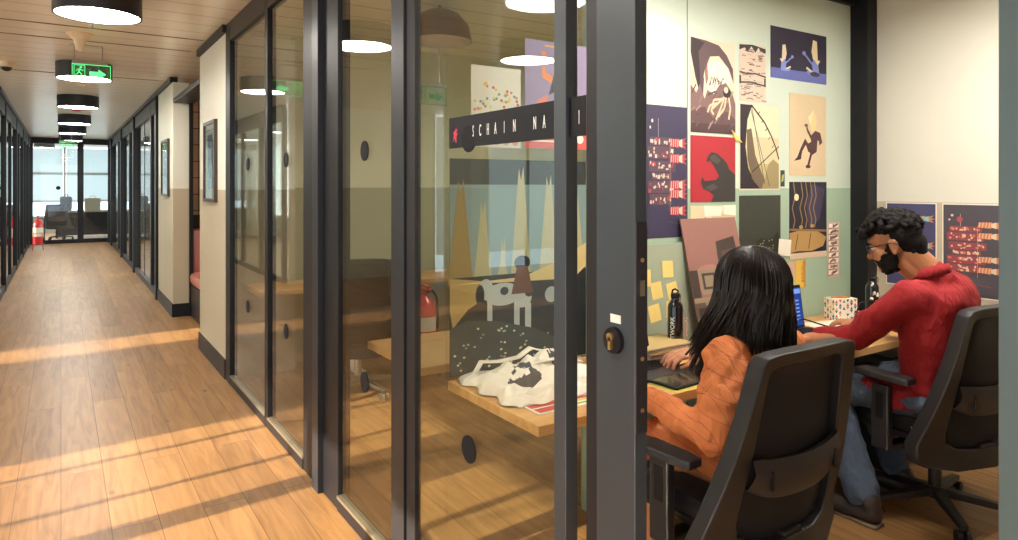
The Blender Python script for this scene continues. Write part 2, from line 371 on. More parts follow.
# --- glazed wall further down the corridor, right side
ys = [10.05, 10.9, 13.4, 14.6, 16.4, 17.6, 19.75, 20.9]
for i in range(len(ys) - 1):
    a, b = ys[i] + .12, ys[i + 1] - .03
    w = sempty('window_%d' % (10 + i))
    struct('glass_pane', [((XG + .03, a, .07), (XG + .038, b, 2.55))], M['glassf'], w)
    struct('bottom_rail', [((XG, a, 0), (XG + .05, b, .09))], M['black'], w)
    struct('top_rail', [((XG, a, 2.5), (XG + .05, b, 2.69))], M['steel'], w)
    post(20 + i, (XG - (.03 if i % 2 == 0 else .0), ys[i] - .03, 0), (XG + .08, ys[i] + .12, 2.69), 'black')
post(28, (XG - .03, 20.87, 0), (XG + .08, 21.05, 2.69), 'black')
struct('trim_29', [((XG + .026, 12.1, .09), (XG + .042, 12.14, 2.5))], M['black'])
# --- glazed wall on the left of the corridor
XL = -.66
yl = [10.6, 12.0, 13.4, 14.9, 16.0, 17.4, 18.8, 20.2]
for i in range(len(yl)):
    a = yl[i]; b = yl[i + 1] if i + 1 < len(yl) else 21.15
    w = sempty('window_%d' % (30 + i))
    struct('glass_pane', [((XL - .03, a + .09, .07), (XL - .022, b - .001, 2.55))], M['glassf'], w)
    struct('bottom_rail', [((XL - .05, a + .09, 0), (XL, b - .001, .09))], M['black'], w)
    struct('top_rail', [((XL - .05, a + .09, 2.5), (XL, b - .001, 2.69))], M['steel'], w)
    post(40 + i, (XL - .08, a, 0), (XL + (.01 if i % 2 else 0), a + .06, 2.69), 'black')
struct('trim_48', [((XL - .06, 10.6, 2.692), (XL + .03, 21.15, CZ))], M['steel'])
# lounge partition with slim mullions, further left near the camera
XM = -2.6
mull = [(4.06, .04), (3.52, .04), (3.13, .16), (2.35, .05), (1.75, .17), (1.2, .05), (.5, .05), (-.3, .16), (-1.3, .05)]
for i, (y, wd) in enumerate(mull):
    post(50 + i, (XM - .04, y - wd / 2, 0), (XM + .02, y + wd / 2, CZ), 'black')
struct('trim_60', [((XM - .04, -2, 0), (XM + .02, 4.3, .06)), ((XM - .04, -2, 2.55), (XM + .02, 4.3, CZ))], M['black'])
struct('wall_lounge', [((-6.2, 4.35, 0), (-2.62, 4.45, CZ))], M['plaster'])
struct('wall_column_lounge', [((-2.9, 5.1, 0), (-2.6, 5.9, CZ)), ((-2.9, 8.2, 0), (-2.6, 9.0, CZ))], M['plaster'])
struct('wall_left_return', [((-3.2, 10.5, 0), (-.75, 10.59, CZ))], M['plaster'])
for i, x in enumerate((-6.2, -5.2, -4.2)):  # unseen end windows added so the near glass mirrors bright daylight
    w = sempty('window_%d' % (110 + i))
    struct('roller_blind', [((x + .04, 10.52, .3), (x + .94, 10.525, 2.7))], M['blind'], w)
    struct('mullion', [((x - .03, 10.5, .0), (x + .035, 10.58, CZ))], M['black'], w)
    struct('lower_pane', [((x + .04, 10.54, .02), (x + .94, 10.548, .3))], M['glassf'], w)
struct('wall_left_far', [((-6.2, 21.1, 0), (-.79, 21.19, CZ))], M['plaster'])
# outer facade with roller blinds: sun comes through the gaps between them
XF = -6.25
opens = [(-5.9, 3.98), (6.62, 7.14)]
struct('wall_left_sill', [((XF - .1, -6, 0), (XF, 10.5, .08))], M['plaster'])
struct('wall_left_head', [((XF - .1, -6, 2.66), (XF, 10.5, CZ))], M['plaster'])
cur = -5.98; k = 0
segs = []
for a, b in opens + [(10.48, 10.5)]:
    y = max(cur, -6)
    while y < a - .01:
        e = min(a, y + 1.9); segs.append((y, e)); y = e
    cur = b
bmw = 70
for i, (a, b) in enumerate(segs):
    w = sempty('window_%d' % (bmw + i))
    struct('roller_blind', [((XF - .05, a + .012, .62), (XF - .045, b - .012, 2.66))], M['blind'], w)
    struct('lower_panel', [((XF - .06, a, .081), (XF - .03, b, .6))], mat('opaque_spandrel', '#b9b6ac', .6), w)
    struct('mullion', [((XF - .08, a, .09), (XF - .02, a + .05, 2.655))], M['black'], w)
for i, y in enumerate((-4.2, -2.6, -1.0, .55)):
    post(100 + i, (XF - .08, y - .04, .08), (XF, y + .04, 2.66), 'black')

for i, (a, b) in enumerate(((10.62, 12.78), (13.02, 15.0), (15.0, 17.0), (17.0, 19.0), (19.0, 21.08))):
    w = sempty('window_%d' % (120 + i))
    struct('roller_blind', [((-3.25, a + .04, .62), (-3.245, b - .03, 2.7))], M['blind'], w)
    struct('lower_panel', [((-3.29, a + .04, 0), (-3.25, b - .03, .6))], mat('opaque_spandrel', '#b9b6ac', .6), w)
    struct('mullion', [((-3.29, a, 0), (-3.23, a + .035, CZ))], M['black'], w)
# --- far end: glazed wall and the office behind it
YF = 21.2
w = sempty('window_2' + '5')
struct('glass_pane', [((-.6, YF + .02, .1), (.36, YF + .03, 2.6)), ((.5, YF + .02, .1), (1.05, YF + .03, 2.6))], M['glassf'], w)
bm = new(); cone(bm, (-.06, YF + .012, 1.45), (-.06, YF + .0195, 1.45), .05, .05, 24); build('marker_dot', bm, M['dot'], w)
struct('trim_61', [((.36, YF - .02, 0), (.5, YF + .08, 2.69))], M['black'])
struct('trim_62', [((-.66, YF, 2.6), (1.1, YF + .06, CZ)), ((-.66, YF, 0), (1.1, YF + .06, .1))], M['black'])
struct('trim_63', [((-.75, YF - .04, 0), (-.6, YF + .08, 2.6))], M['black'])
struct('wall_far_right', [((1.16, YF, 0), (5.2, YF + .08, CZ))], M['plaster'])
YO = 26.0
for i, x in enumerate([-4.4, -2.9, -1.4, .1, 1.6, 3.1]):
    w = sempty('window_%d' % (90 + i))
    struct('roller_blind', [((x + .05, YO, 1.02), (x + 1.45, YO + .005, 2.7))], M['blind'], w)
    struct('mullion', [((x - .03, YO + .02, .55), (x + .03, YO + .08, CZ))], M['alu'], w)
    struct('transom', [((x + .031, YO + .02, 1.86), (x + 1.46, YO + .05, 1.93)), ((x + .031, YO + .02, .98), (x + 1.46, YO + .05, 1.04))], M['white'], w)
struct('wall_far_sill', [((-6, YO, 0), (5, YO + .1, .55))], mat('far_sill_paint', '#8e9495', .7))
struct('wall_far_side', [((4.9, 21.3, 0), (5.0, 26, CZ))], M['plaster'])

# ---------------------------------------------------------------- ceiling lamps
lamp_rim = mat('lamp_rim_black', '#171418', .4); lamp_face = emitter('lamp_diffuser', '#fff8ee', LAMP_L)
def round_lamp(label, group=None, r=.25):
    t = thing('ceiling_lamp', label, 'ceiling lamp', group=group)
    bm = new(); lathe(bm, [(r - .02, 0), (r - .02, -.004), (r - .012, -.15), (r - .012, -.158), (r, -.16), (r, -.004), (r - .004, 0)], seg=48); build('rim', bm, lamp_rim, t, smooth=True)
    bm = new(); cone(bm, (0, 0, -.140), (0, 0, -.1525), r - .016, r - .016, 48); build('diffuser', bm, lamp_face, t)
    return t
L0 = round_lamp('round black-rimmed ceiling lamp nearest in the corridor, at the top left of the picture')
L0.location = (.2, 5.1, CZ)
labs = ['round ceiling lamp of the corridor just behind the green exit sign', 'third round ceiling lamp down the corridor, above the small red detector',
        'fourth round ceiling lamp down the corridor', 'fifth round ceiling lamp down the corridor', 'farthest round ceiling lamp of the corridor, by the glazed end wall']
for y, l in zip((8.2, 11.2, 14.2, 16.9, 19.6), labs):
    c = copy_tree(L0); c.location = (.2, y, CZ); c['label'] = l
def lamp_at(x, y, l):
    c = copy_tree(L0); c.location = (x, y, CZ); c['label'] = l; return c
lamp_at(2.42, 1.50, 'round ceiling lamp above the woman and her desk'); lamp_at(3.45, 1.15, 'round ceiling lamp above the man at the end of the room')
lamp_at(3.45, 3.65, 'added round ceiling lamp, out of sight, lighting the meeting room')  # extra lamp added behind the door stile to light the meeting room
lamp_at(-1.24, 4.87, 'round ceiling lamp of the lounge mirrored over the confetti print')
lamp_at(.2, 2.0, 'round ceiling lamp of the corridor closest to the near glass')
lamp_at(-.4, 23.6, 'round ceiling lamp in the far office')
t = thing('pendant_lamp', 'large brown dome pendant lamp in the meeting room at the top of the near glass', 'pendant lamp', (2.19, 4.19, 2.56))
bm = new(); lathe(bm, [(.02, .17), (.05, .165), (.13, .13), (.2, .05), (.225, -.06), (.218, -.06), (.19, .05), (.12, .12), (.02, .15)], seg=40); build('shade', bm, mat('bronze_shade', '#5a4a3c', .4, .3), t, smooth=True)
bm = new(); cone(bm, (0, 0, .165), (0, 0, .2), .012, .012); build('cord', bm, M['black'], t)
bm = new(); ball(bm, (0, 0, .07), .05); build('bulb', bm, emitter('bulb_glow', '#fff0d0', 40), t, smooth=True)

# ceiling fixtures of the corridor
g_on = emitter('exit_green_glow', '#63f08c', 1.1); g_plate = mat('exit_sign_acrylic', '#2c4a38', .15)
def sign_glass():
    m = bpy.data.materials.new('clear_acrylic'); m.use_nodes = True; P(m).inputs['Base Color'].default_value = lin('#7fae86'); P(m).inputs['Alpha'].default_value = .22; P(m).inputs['Roughness'].default_value = .1; return m
acr = sign_glass()
def exit_sign(label, loc, dim=False):
    g_on = emitter('exit_green_glow_dim' if dim else 'exit_green_glow', '#3fae5a' if dim else '#63f08c', .25 if dim else 1.1)
    t = thing('exit_sign', label, 'exit sign', loc)
    bm = new(); box(bm, (-.11, -.02, .15), (.16, .02, .185), bev=.004); build('housing', bm, mat('sign_housing', '#8f8674', .4), t)
    bm = new(); box(bm, (-.11, -.003, 0), (.185, .003, .15)); build('acrylic_plate', bm, acr, t)
    bm = new()
    for a, b in (((-.11, 0), (.185, .004)), ((-.11, .146), (.185, .15)), ((-.11, 0), (-.106, .15)), ((.181, 0), (.185, .15))):
        box(bm, (a[0], -.004, a[1]), (b[0], .004, b[1]))
    build('glowing_edge', bm, g_on, t)
    bm = new(); Y = -.005
    poly(bm, [(.02, .05), (.09, .05), (.09, .028), (.15, .07), (.09, .112), (.09, .09), (.02, .09)], Y, 0); build('arrow', bm, g_on, t)
    bm = new()
    for a, b in (((-.13, .03), (-.126, .14)), ((-.05, .03), (-.046, .14)), ((-.13, .136), (-.046, .14))): box(bm, (a[0], Y - .001, a[1]), (b[0], Y, b[1]))
    ball(bm, (-.078, Y, .122), (.009, .002, .009))
    for a, b, w in (((-.082, .108), (-.092, .08), .010), ((-.092, .08), (-.072, .062), .006), ((-.072, .062), (-.080, .040), .006), ((-.092, .08), (-.108, .058), .006), ((-.108, .058), (-.122, .05), .005), ((-.084, .106), (-.066, .092), .005), ((-.066, .092), (-.056, .1), .004), ((-.084, .106), (-.104, .098), .005), ((-.104, .098), (-.112, .084), .004)):
        tube(bm, [(a[0], Y, a[1]), (b[0], Y, b[1])], w * .6, 6)
    bmesh.ops.translate(bm, vec=(.034, 0, 0), verts=bm.verts[:])
    build('running_figure', bm, g_on, t)
    bm = new()
    for x in (-.09, .12): box(bm, (x - .004, -.004, .184), (x + .004, .004, CZ - loc[2]))
    box(bm, (-.125, -.006, CZ - loc[2] - .006), (.125, .006, CZ - loc[2]))
    build('ceiling_rods', bm, M['alu'], t)
    return t
exit_sign('green running-figure exit sign with an arrow hanging near the second corridor lamp', (.19, 7.1, 2.43))
exit_sign('small green exit sign far down the corridor below the last lamp', (.08, 18.6, 2.36))
exit_sign('dim green exit sign with an arrow inside the room behind the near glass', (2.47, 4.96, 2.16), True)
t = thing('ceiling_speaker', 'cream funnel-shaped speaker on the corridor ceiling before the exit sign', 'speaker', (.13, 6.6, CZ))
bm = new(); lathe(bm, [(.10, 0), (.1, -.006), (.075, -.02), (.05, -.05), (.037, -.09), (.03, -.13), (.022, -.137), (.006, -.139)], seg=32); build('housing', bm, M['cream'], t, smooth=True)
bm = new(); cone(bm, (0, 0, -.138), (0, 0, -.142), .012, .012); build('cap', bm, M['white'], t)
t = thing('security_camera', 'cream dome security camera with a dark lens at the left edge of the ceiling', 'camera', (-.46, 8.5, CZ))
bm = new(); lathe(bm, [(.085, 0), (.085, -.03), (.07, -.05), (.05, -.052)], seg=28); build('housing', bm, M['cream'], t, smooth=True)
bm = new(); ball(bm, (0, 0, -.05), (.052, .052, .045), seg=20); build('lens_dome', bm, M['bottle'], t, smooth=True)
t = thing('sprinkler', 'small chrome sprinkler on the ceiling behind the nearest lamp', 'sprinkler', (.2, 6.05, CZ))
bm = new(); lathe(bm, [(.045, 0), (.045, -.004), (.03, -.01)], seg=20); build('escutcheon', bm, M['cream'], t, smooth=True)
bm = new(); cone(bm, (0, 0, -.01), (0, 0, -.045), .007, .005); cone(bm, (0, 0, -.045), (0, 0, -.048), .014, .014); build('head', bm, M['chrome'], t)
t = thing('smoke_detector', 'small red smoke detector on the ceiling past the third lamp', 'detector', (.2, 12.6, CZ))
bm = new(); lathe(bm, [(.05, 0), (.05, -.02), (.03, -.03)], seg=20); build('base', bm, M['cream'], t, smooth=True)
bm = new(); lathe(bm, [(.07, -.03), (.075, -.06), (.05, -.08)], seg=20); build('cap', bm, M['red'], t, smooth=True)
t = thing('smoke_detector', 'cream round detector on the ceiling just before the third lamp', 'detector', (.2, 9.6, CZ))
bm = new(); lathe(bm, [(.1, 0), (.1, -.012), (.06, -.02)], seg=24); build('base', bm, M['cream'], t, smooth=True)
bm = new(); lathe(bm, [(.05, -.02), (.045, -.045), (.02, -.05)], seg=24); build('cap', bm, M['cream'], t, smooth=True)
for i, (y0, x1) in enumerate([(6.88, 1.0), (9.0, 1.02), (6.3, 1.02)]):
    tag(struct('ceiling_slot', [((-.6, y0, CZ - .004), (x1, y0 + .02, CZ))], mat('slot_dark', '#7a6038', .5)), 'thin dark service slot across the corridor ceiling')

# ---------------------------------------------------------------- corridor things
def framed(label, y0, y1, z0, z1, hue):
    t = thing('framed_picture', label, 'picture', (XG, y1, z0), R(-90)); W = y1 - y0; Hh = z1 - z0
    bm = new(); f = .028
    for a, b in (((0, 0), (W, f)), ((0, Hh - f), (W, Hh)), ((0, f), (f, Hh - f)), ((W - f, f), (W, Hh - f))): box(bm, (a[0], -.028, a[1]), (b[0], 0, b[1]))
    build('frame', bm, mat('dark_walnut_frame', '#3a2a22', .4), t)
    bm = new(); box(bm, (f, -.012, f), (W - f, -.002, Hh - f)); build('mount', bm, M['paper'], t)
    bm = new(); mx = W * .28; mz = Hh * .17; mats = [mat('print_night_blue', '#2e3f66', .5), mat('print_pale_blue', '#9fb6cf', .5), mat('print_gold', '#c7a858', .5), mat('print_dark', '#23222c', .5)]
    poly(bm, [(mx, mz), (W - mx, mz), (W - mx, Hh - mz), (mx, Hh - mz)], -.013, hue)
    poly(bm, [(mx, mz), (W - mx, mz), (W - mx, Hh * .4), (W * .5, Hh * .55), (mx, Hh * .35)], -.0133, 1)
    poly(bm, [(W * .46, Hh * .3), (W * .56, Hh * .3), (W * .54, Hh * .7), (W * .48, Hh * .72)], -.0136, 3)
    poly(bm, [(W * .6, Hh * .65), (W * .66, Hh * .65), (W * .66, Hh * .74), (W * .6, Hh * .74)], -.0136, 2)
    build('print', bm, mats, t)
    bm = new(); box(bm, (f, -.018, f), (W - f, -.0165, Hh - f)); build('picture_glass', bm, M['glassf'], t)
framed('framed blue print on the cream pillar nearest the glass rooms', 5.95, 6.47, 1.365, 2.05, 0)
framed('framed print on the cream pillar beyond the booth', 8.88, 9.5, 1.375, 2.06, 1)
# booth seat
t = thing('booth_seat', 'dusty pink upholstered booth seat in the niche between the cream pillars', 'seat', (2.0, 8.3, 0))
pk = mat('pink_leather', '#b06a5c', .45, bump=.05)
bm = new(); box(bm, (-.75, -.42, 0), (.8, .42, .36)); build('plinth', bm, mat('dark_plinth', '#241a18', .5), t)
bm = new(); box(bm, (-.76, -.45, .36), (.8, .35, .50), bev=.05); build('seat_cushion', bm, pk, t, smooth=True)
bm = new()
for k in range(4): box(bm, (-.76 + k * .39, .28, .48), (-.375 + k * .39, .5, 1.0), bev=.06)
build('back_cushion', bm, pk, t, smooth=True)
# fire extinguishers
def extinguisher(label, loc, s=1.0, stand=True):
    t = thing('fire_extinguisher', label, 'fire extinguisher', loc)
    z = .12 if stand else 0
    bm = new(); lathe(bm, [(.06, z), (.085, z + .02), (.088, z + .05), (.088, z + .40), (.075, z + .45), (.04, z + .48), (.03, z + .5)], seg=28); build('cylinder', bm, M['red'], t, smooth=True)
    bm = new(); cone(bm, (0, 0, z + .49), (0, 0, z + .54), .02, .018); box(bm, (-.02, -.075, z + .54), (.02, .03, z + .555)); box(bm, (-.018, -.09, z + .57), (.018, .02, z + .582), rot=Matrix.Rotation(.15, 3, 'X')); build('valve_lever', bm, M['red'] if stand else M['black'], t)
    bm = new(); tube(bm, [(.02, 0, z + .52), (.07, 0, z + .53), (.11, 0, z + .47), (.115, 0, z + .3), (.105, 0, z + .12)], .010, 8); cone(bm, (.105, 0, z + .14), (.1, 0, z + .02), .012, .024); build('hose', bm, M['black'], t, smooth=True)
    bm = new(); lathe(bm, [(.0885, z + .16), (.0888, z + .17), (.0888, z + .33), (.0885, z + .34)], seg=28); build('label_sleeve', bm, mat('extinguisher_label', '#d8cdb8', .5), t, smooth=True)
    if stand:
        bm = new()
        for sx in (-1, 1):
            for sy in (-1, 1): cone(bm, (sx * .069, sy * .069, .36), (sx * .09, sy * .09, 0), .006, .006, 8)
        for zz in (.125, .35): tube(bm, [(.098 * math.cos(a * math.pi / 8), .098 * math.sin(a * math.pi / 8), zz) for a in range(17)], .005, 6)
        build('stand', bm, M['red'], t)
    t.scale = (s, s, s); return t
extinguisher('red fire extinguisher on a wire stand at the far left end of the corridor', (-.45, 19.3, 0), 1.15)
extinguisher('dim red fire extinguisher on a stand seen through the near glass left of the mural', (2.41, 4.87, 0), 1.02)

# ---------------------------------------------------------------- office chairs
def chair(label, loc, rz=0, group=None, base_m='chair', armz=.63):
    t = thing('office_chair', label, 'office chair', loc, rz, group)
    plast = M['chair']
    def yb(z, x=0, w=.3):   # back surface
        zz = (z - .42) / .58
        return -.205 - .06 * max(0, zz) ** .8 + (.075 - .05 * max(0, min(1, zz))) * (x / w) ** 2
    outer = [(0, 1.0), (.10, 1.0), (.17, .998), (.222, .990), (.243, .968), (.255, .90), (.272, .80), (.292, .70), (.314, .60), (.338, .50), (.358, .41), (.356, .355), (.33, .322), (.2, .305), (0, .305)]
    inner = [(0, .955), (.09, .955), (.15, .953), (.182, .946), (.194, .925), (.201, .875), (.210, .79), (.219, .70), (.230, .61), (.240, .52), (.242, .46), (.230, .42), (.19, .395), (.1, .385), (0, .385)]
    def ring(h): return h + [(-x, z) for x, z in h[-2:0:-1]]
    O = ring(outer); I = ring(inner); n = len(O); bm = new(); th = .062
    vo = [bm.verts.new((x, yb(z, x) - th, z)) for x, z in O]; vi = [bm.verts.new((x, yb(z, x) - th * .7, z)) for x, z in I]
    fo = [bm.verts.new((x * .99, yb(z, x), z)) for x, z in O]; fi = [bm.verts.new((x, yb(z, x), z)) for x, z in I]
    for k in range(n):
        j = (k + 1) % n
        bm.faces.new((vo[k], vo[j], vi[j], vi[k])); bm.faces.new((fo[k], fi[k], fi[j], fo[j])); bm.faces.new((vo[k], fo[k], fo[j], vo[j])); bm.faces.new((vi[k], vi[j], fi[j], fi[k]))
    build('backrest_frame', bm, plast, t, smooth=True, bev=.006)
    bm = new(); rows = []
    half = inner
    for x, z in half[1:-1]:
        rows.append([bm.verts.new((x * (u / 8), yb(z, x * u / 8) - .012 - (.0), z)) for u in range(-8, 9)])
    for a, b in zip(rows, rows[1:]):
        for k in range(16): bm.faces.new((a[k], a[k + 1], b[k + 1], b[k]))
    build('mesh_back', bm, M['mesh'], t, smooth=True)
    bm = new(); U = [k / 10 for k in range(-10, 11)]; rr2 = []
    for zt, dy in ((.655, -.03), (.66, -.05), (.62, -.066), (.56, -.062), (.535, -.05), (.53, -.03)):
        rr2.append([bm.verts.new((.225 * u, yb(zt, .225 * u) + dy, zt + .012 * u * u * (1 if zt > .6 else -.2) + (.0 if zt > .6 else .045 * u ** 4))) for u in U])
    for a, b in zip(rr2, rr2[1:]):
        for k in range(20): bm.faces.new((a[k], a[k + 1], b[k + 1], b[k]))
    a, b = rr2[-1], rr2[0]
    for k in range(20): bm.faces.new((a[k], a[k + 1], b[k + 1], b[k]))
    lum = build('lumbar_support', bm, mat('lumbar_plastic', '#2e2a2c', .5), t, smooth=True)
    for sx in (-1, 1):
        bm = new(); box(bm, (sx * .165 - .004, yb(.6, .165) - .073, .575), (sx * .165 + .004, yb(.6, .165) - .060, .635), bev=.002); build('slider_grip', bm, M['black'], lum)
    # seat
    bm = new(); box(bm, (-.25, -.19, .405), (.25, .28, .49), bev=.035); build('seat', bm, M['chairm'], t, smooth=True)
    bm = new(); box(bm, (-.235, -.19, .375), (.235, .26, .41), bev=.012); box(bm, (-.09, -.16, .31), (.09, .12, .376), bev=.015); box(bm, (-.05, -.24, .33), (.05, -.10, .40), bev=.01); build('tilt_mechanism', bm, plast, t)
    letters('maker_mark', 'Featherlite', .013, M['white'], t, (-.252, -.06, .44), (R(90), 0, R(-90)))
    # arms
    for sx in (-1, 1):
        bm = new(); bx = sx * .315
        box(bm, (bx - .018, -.01, .33), (bx + .018, .075, .62), bev=.008); box(bm, (min(sx * .10, bx), .0, .325), (max(sx * .10, bx), .06, .352), bev=.008)
        ar = build('arm_post', bm, plast, t)
        bm = new(); box(bm, (bx + sx * .018 - .003, .012, .47), (bx + sx * .018 + .003, .05, .585), bev=.002); build('height_button', bm, M['black'], ar)
        bm = new(); pr = [(-.13, -.030), (-.125, .036), (-.06, .046), (.08, .046), (.125, .034), (.13, -.032), (.08, -.044), (-.06, -.042)]
        lo = [bm.verts.new((bx + p[1] * 1.0, p[0] + .02, armz - .014)) for p in pr]; hi = [bm.verts.new((bx + p[1], p[0] + .02, armz + .014)) for p in pr]
        bm.faces.new(lo); bm.faces.new(hi[::-1])
        for k in range(8): bm.faces.new((lo[k], lo[(k + 1) % 8], hi[(k + 1) % 8], hi[k]))
        build('arm_pad', bm, mat('arm_pad_rubber', '#2b2b2f', .55), t, bev=.006)
    bm = new(); cone(bm, (0, 0, .10), (0, 0, .24), .028, .028, 20); cone(bm, (0, 0, .24), (0, 0, .335), .018, .018, 16); build('gas_column', bm, M[base_m], t, smooth=True)
    bm = new(); lathe(bm, [(.0, .075), (.045, .075), (.05, .10), (.04, .125), (0, .125)], seg=20)
    for k in range(5):
        a = k * 2 * math.pi / 5 + .3; d = Vector((math.cos(a), math.sin(a), 0)); s2 = Vector((-d.y, d.x, 0))
        p0 = [d * .02 + s2 * .027, d * .02 - s2 * .027, d * .31 - s2 * .017, d * .31 + s2 * .017]
        zt = [.122, .122, .088, .088]; zb = [.085, .085, .064, .064]
        hi = [bm.verts.new((p.x, p.y, z)) for p, z in zip(p0, zt)]; lo = [bm.verts.new((p.x, p.y, z)) for p, z in zip(p0, zb)]
        bm.faces.new(hi); bm.faces.new(lo[::-1])
        for q in range(4): bm.faces.new((hi[q], hi[(q + 1) % 4], lo[(q + 1) % 4], lo[q]))
    bs = build('star_base', bm, M[base_m], t, bev=.005)
    for k in range(5):
        a = k * 2 * math.pi / 5 + .3; d = Vector((math.cos(a), math.sin(a), 0)) * .295; s2 = Vector((-d.y, d.x, 0)).normalized()
        bm = new()
        for e in (-1, 1): cone(bm, d + s2 * e * .008 + Vector((0, 0, .03)), d + s2 * e * .026 + Vector((0, 0, .03)), .029, .029, 20)
        cone(bm, d + Vector((0, 0, .03)), d + Vector((0, 0, .07)), .009, .009, 10); build('caster', bm, M['black'] if base_m == 'chair' else M[base_m], bs)
    return t
C1 = chair('dark grey mesh-back office chair the woman in orange sits on', (1.965, 1.555, 0))
C2 = chair('dark grey mesh-back office chair the man in red sits on', (3.36, 1.53, 0), R(-9), armz=.66)
C3 = chair('black office chair with a pale metal star base in the meeting room behind the glass', (1.80, 4.72, 0), R(-20), base_m='alu')

# ---------------------------------------------------------------- desks
def desk(label, x0, x1, y0, y1, z=.73, th=.035, legs=()):
    t = thing('desk', label, 'desk', ((x0 + x1) / 2, (y0 + y1) / 2, 0)); cx, cy = (x0 + x1) / 2, (y0 + y1) / 2
    bm = new(); box(bm, (x0 - cx, y0 - cy, z - th), (x1 - cx, y1 - cy, z)); build('desktop', bm, M['desk'], t, bev=.002)
    for x in legs:
        bm = new(); box(bm, (x - cx - .03, y0 - cy + .32, .02), (x - cx + .03, y0 - cy + .38, z - th - .03)); box(bm, (x - cx - .03, y0 - cy + .06, 0), (x - cx + .03, y1 - cy - .04, .03)); box(bm, (x - cx - .025, y0 - cy + .04, z - th - .03), (x - cx + .025, y1 - cy - .04, z - th)); build('leg', bm, M['white'], t)
    return t
desk('long butcher-block desk along the poster wall where the two people work', 1.275, 4.12, 1.76, 2.372, legs=(2.75, 3.95))
desk('butcher-block desk beside the first room wall with only its pale corner showing through the glass', 1.27, 3.0, 2.60, 3.2, legs=(2.8,))
desk('butcher-block desk at the back of the meeting room with its corner near the glass', 1.2, 4.3, 5.08, 5.60, legs=(2.0, 3.9))
# under-desk drawer pedestal
t = thing('drawer_pedestal', 'dark metal drawer pedestal under the desk beside the man', 'drawers', (3.83, 2.1, 0))
bm = new(); box(bm, (-.2, -.24, .03), (.2, .24, .6)); build('body', bm, M['steel'], t, bev=.004)
for k in range(3):
    bm = new(); box(bm, (-.19, -.258, .05 + k * .185), (.19, -.241, .22 + k * .185)); dd = build('drawer', bm, M['steel'], t, bev=.002)
    bm = new(); box(bm, (-.06, -.268, .18 + k * .185), (.06, -.2585, .19 + k * .185)); build('handle', bm, M['chrome'], dd)

# ---------------------------------------------------------------- prints on the wall
def pm(h): return mat('ink_' + h, '#' + h, .55)
def disc(cx, cz, rx, rz=None, n=18, a0=0, a1=360):
    rz = rz or rx; return [(cx + rx * math.cos(R(a0 + (a1 - a0) * k / n)), cz + rz * math.sin(R(a0 + (a1 - a0) * k / n))) for k in range(n + (1 if a1 - a0 < 360 else 0))]
def rect(a, b, c, d): return [(a, b), (c, b), (c, d), (a, d)]
def seg(p, q, w, asp=1.):
    dx, dz = q[0] - p[0], (q[1] - p[1]) * asp; l = math.hypot(dx, dz) or 1; nx, nz = -dz / l * w / 2, dx / l * w / 2 / asp
    return [(p[0] + nx, p[1] + nz), (q[0] + nx, q[1] + nz), (q[0] - nx, q[1] - nz), (p[0] - nx, p[1] - nz)]
def chain(pts, w, asp=1.): return [seg(a, b, w, asp) for a, b in zip(pts, pts[1:])]
def poster(name, label, cat, x0, x1, z0, z1, bg, shapes, border=None, wall='Y', group=None, lift=.001, tilt=0, rot=0):
    W, Hh = x1 - x0, z1 - z0
    loc = (x0, YB - lift, z0) if wall == 'Y' else (XE - lift, x1, z0)
    t = thing(name, label, cat, loc, 0 if wall == 'Y' else R(-90), group)
    if tilt or rot: t.rotation_euler = (tilt, rot, t.rotation_euler.z)
    cols = [bg]
    for c, _ in shapes:
        if c not in cols: cols.append(c)
    bm = new(); box(bm, (0, -.0015, 0), (W, 0, Hh)); build('sheet', bm, pm(border or bg), t)
    bm = new(); b = .02 if border else 0
    y = -.0019; poly(bm, [(b * W * 1.0, b * W), (W - b * W, b * W), (W - b * W, Hh - b * W), (b * W, Hh - b * W)], y, 0)
    for k, (c, pts) in enumerate(shapes):
        poly(bm, [((b + p[0] * (1 - 2 * b)) * W, b * W + p[1] * (Hh - 2 * b * W)) for p in pts], y - .00002 * (k + 1), cols.index(c))
    build('printed_picture', bm, [pm(c) for c in cols], t)
    return t
rd = random.Random(11)
# mural: pale trunks, spotted hound, dark flowered hill
S = [('768d89', rect(0, .45, 1, 1)), ('26302c', rect(0, .88, 1, 1))]
for cx, w0, top in ((.07, .17, .90), (.22, .13, .80), (.36, .10, .62), (.49, .15, .96), (.70, .15, .92), (.88, .22, .99)):
    S.append(('a8a47c' if cx != .07 else '8d7843', [(cx - w0 * .5, .42), (cx - w0 * .2, top - .12), (cx - w0 * .1, top), (cx, top - .06), (cx + w0 * .12, top + .01), (cx + w0 * .22, top - .14), (cx + w0 * .5, .42)]))
S += [('1d2426', rect(0, 0, 1, .45)), ('a58b52', [(0, .45), (.28, .42), (.22, .34), (.12, .30), (.02, .22), (0, .3)]), ('c9b57a', [(0, .42), (.9, .40), (1, .46), (1, .58), (.8, .5), (.5, .43)])]
S += [('a9b0a8', disc(.36, .355, .13, .055)), ('a9b0a8', disc(.24, .385, .05, .05)), ('a9b0a8', disc(.50, .33, .07, .05)), ('a9b0a8', rect(.44, .14, .48, .33)), ('a9b0a8', rect(.52, .13, .565, .3)), ('a9b0a8', rect(.25, .2, .285, .35)), ('98a39b', disc(.72, .33, .05, .04)), ('2b3033', disc(.2, .36, .03, .05)), ('2b3033', disc(.37, .37, .03, .02)), ('2b3033', disc(.55, .35, .03, .02))]
S += [('20272b', disc(.50, .50, .06, .035)), ('5e3d2c', [(.42, .35), (.58, .35), (.54, .48), (.46, .48)])]
S += [('36423f', [(0, .0), (0, .22), (.12, .25), (.32, .23), (.6, .17), (.85, .07), (.95, 0)])]
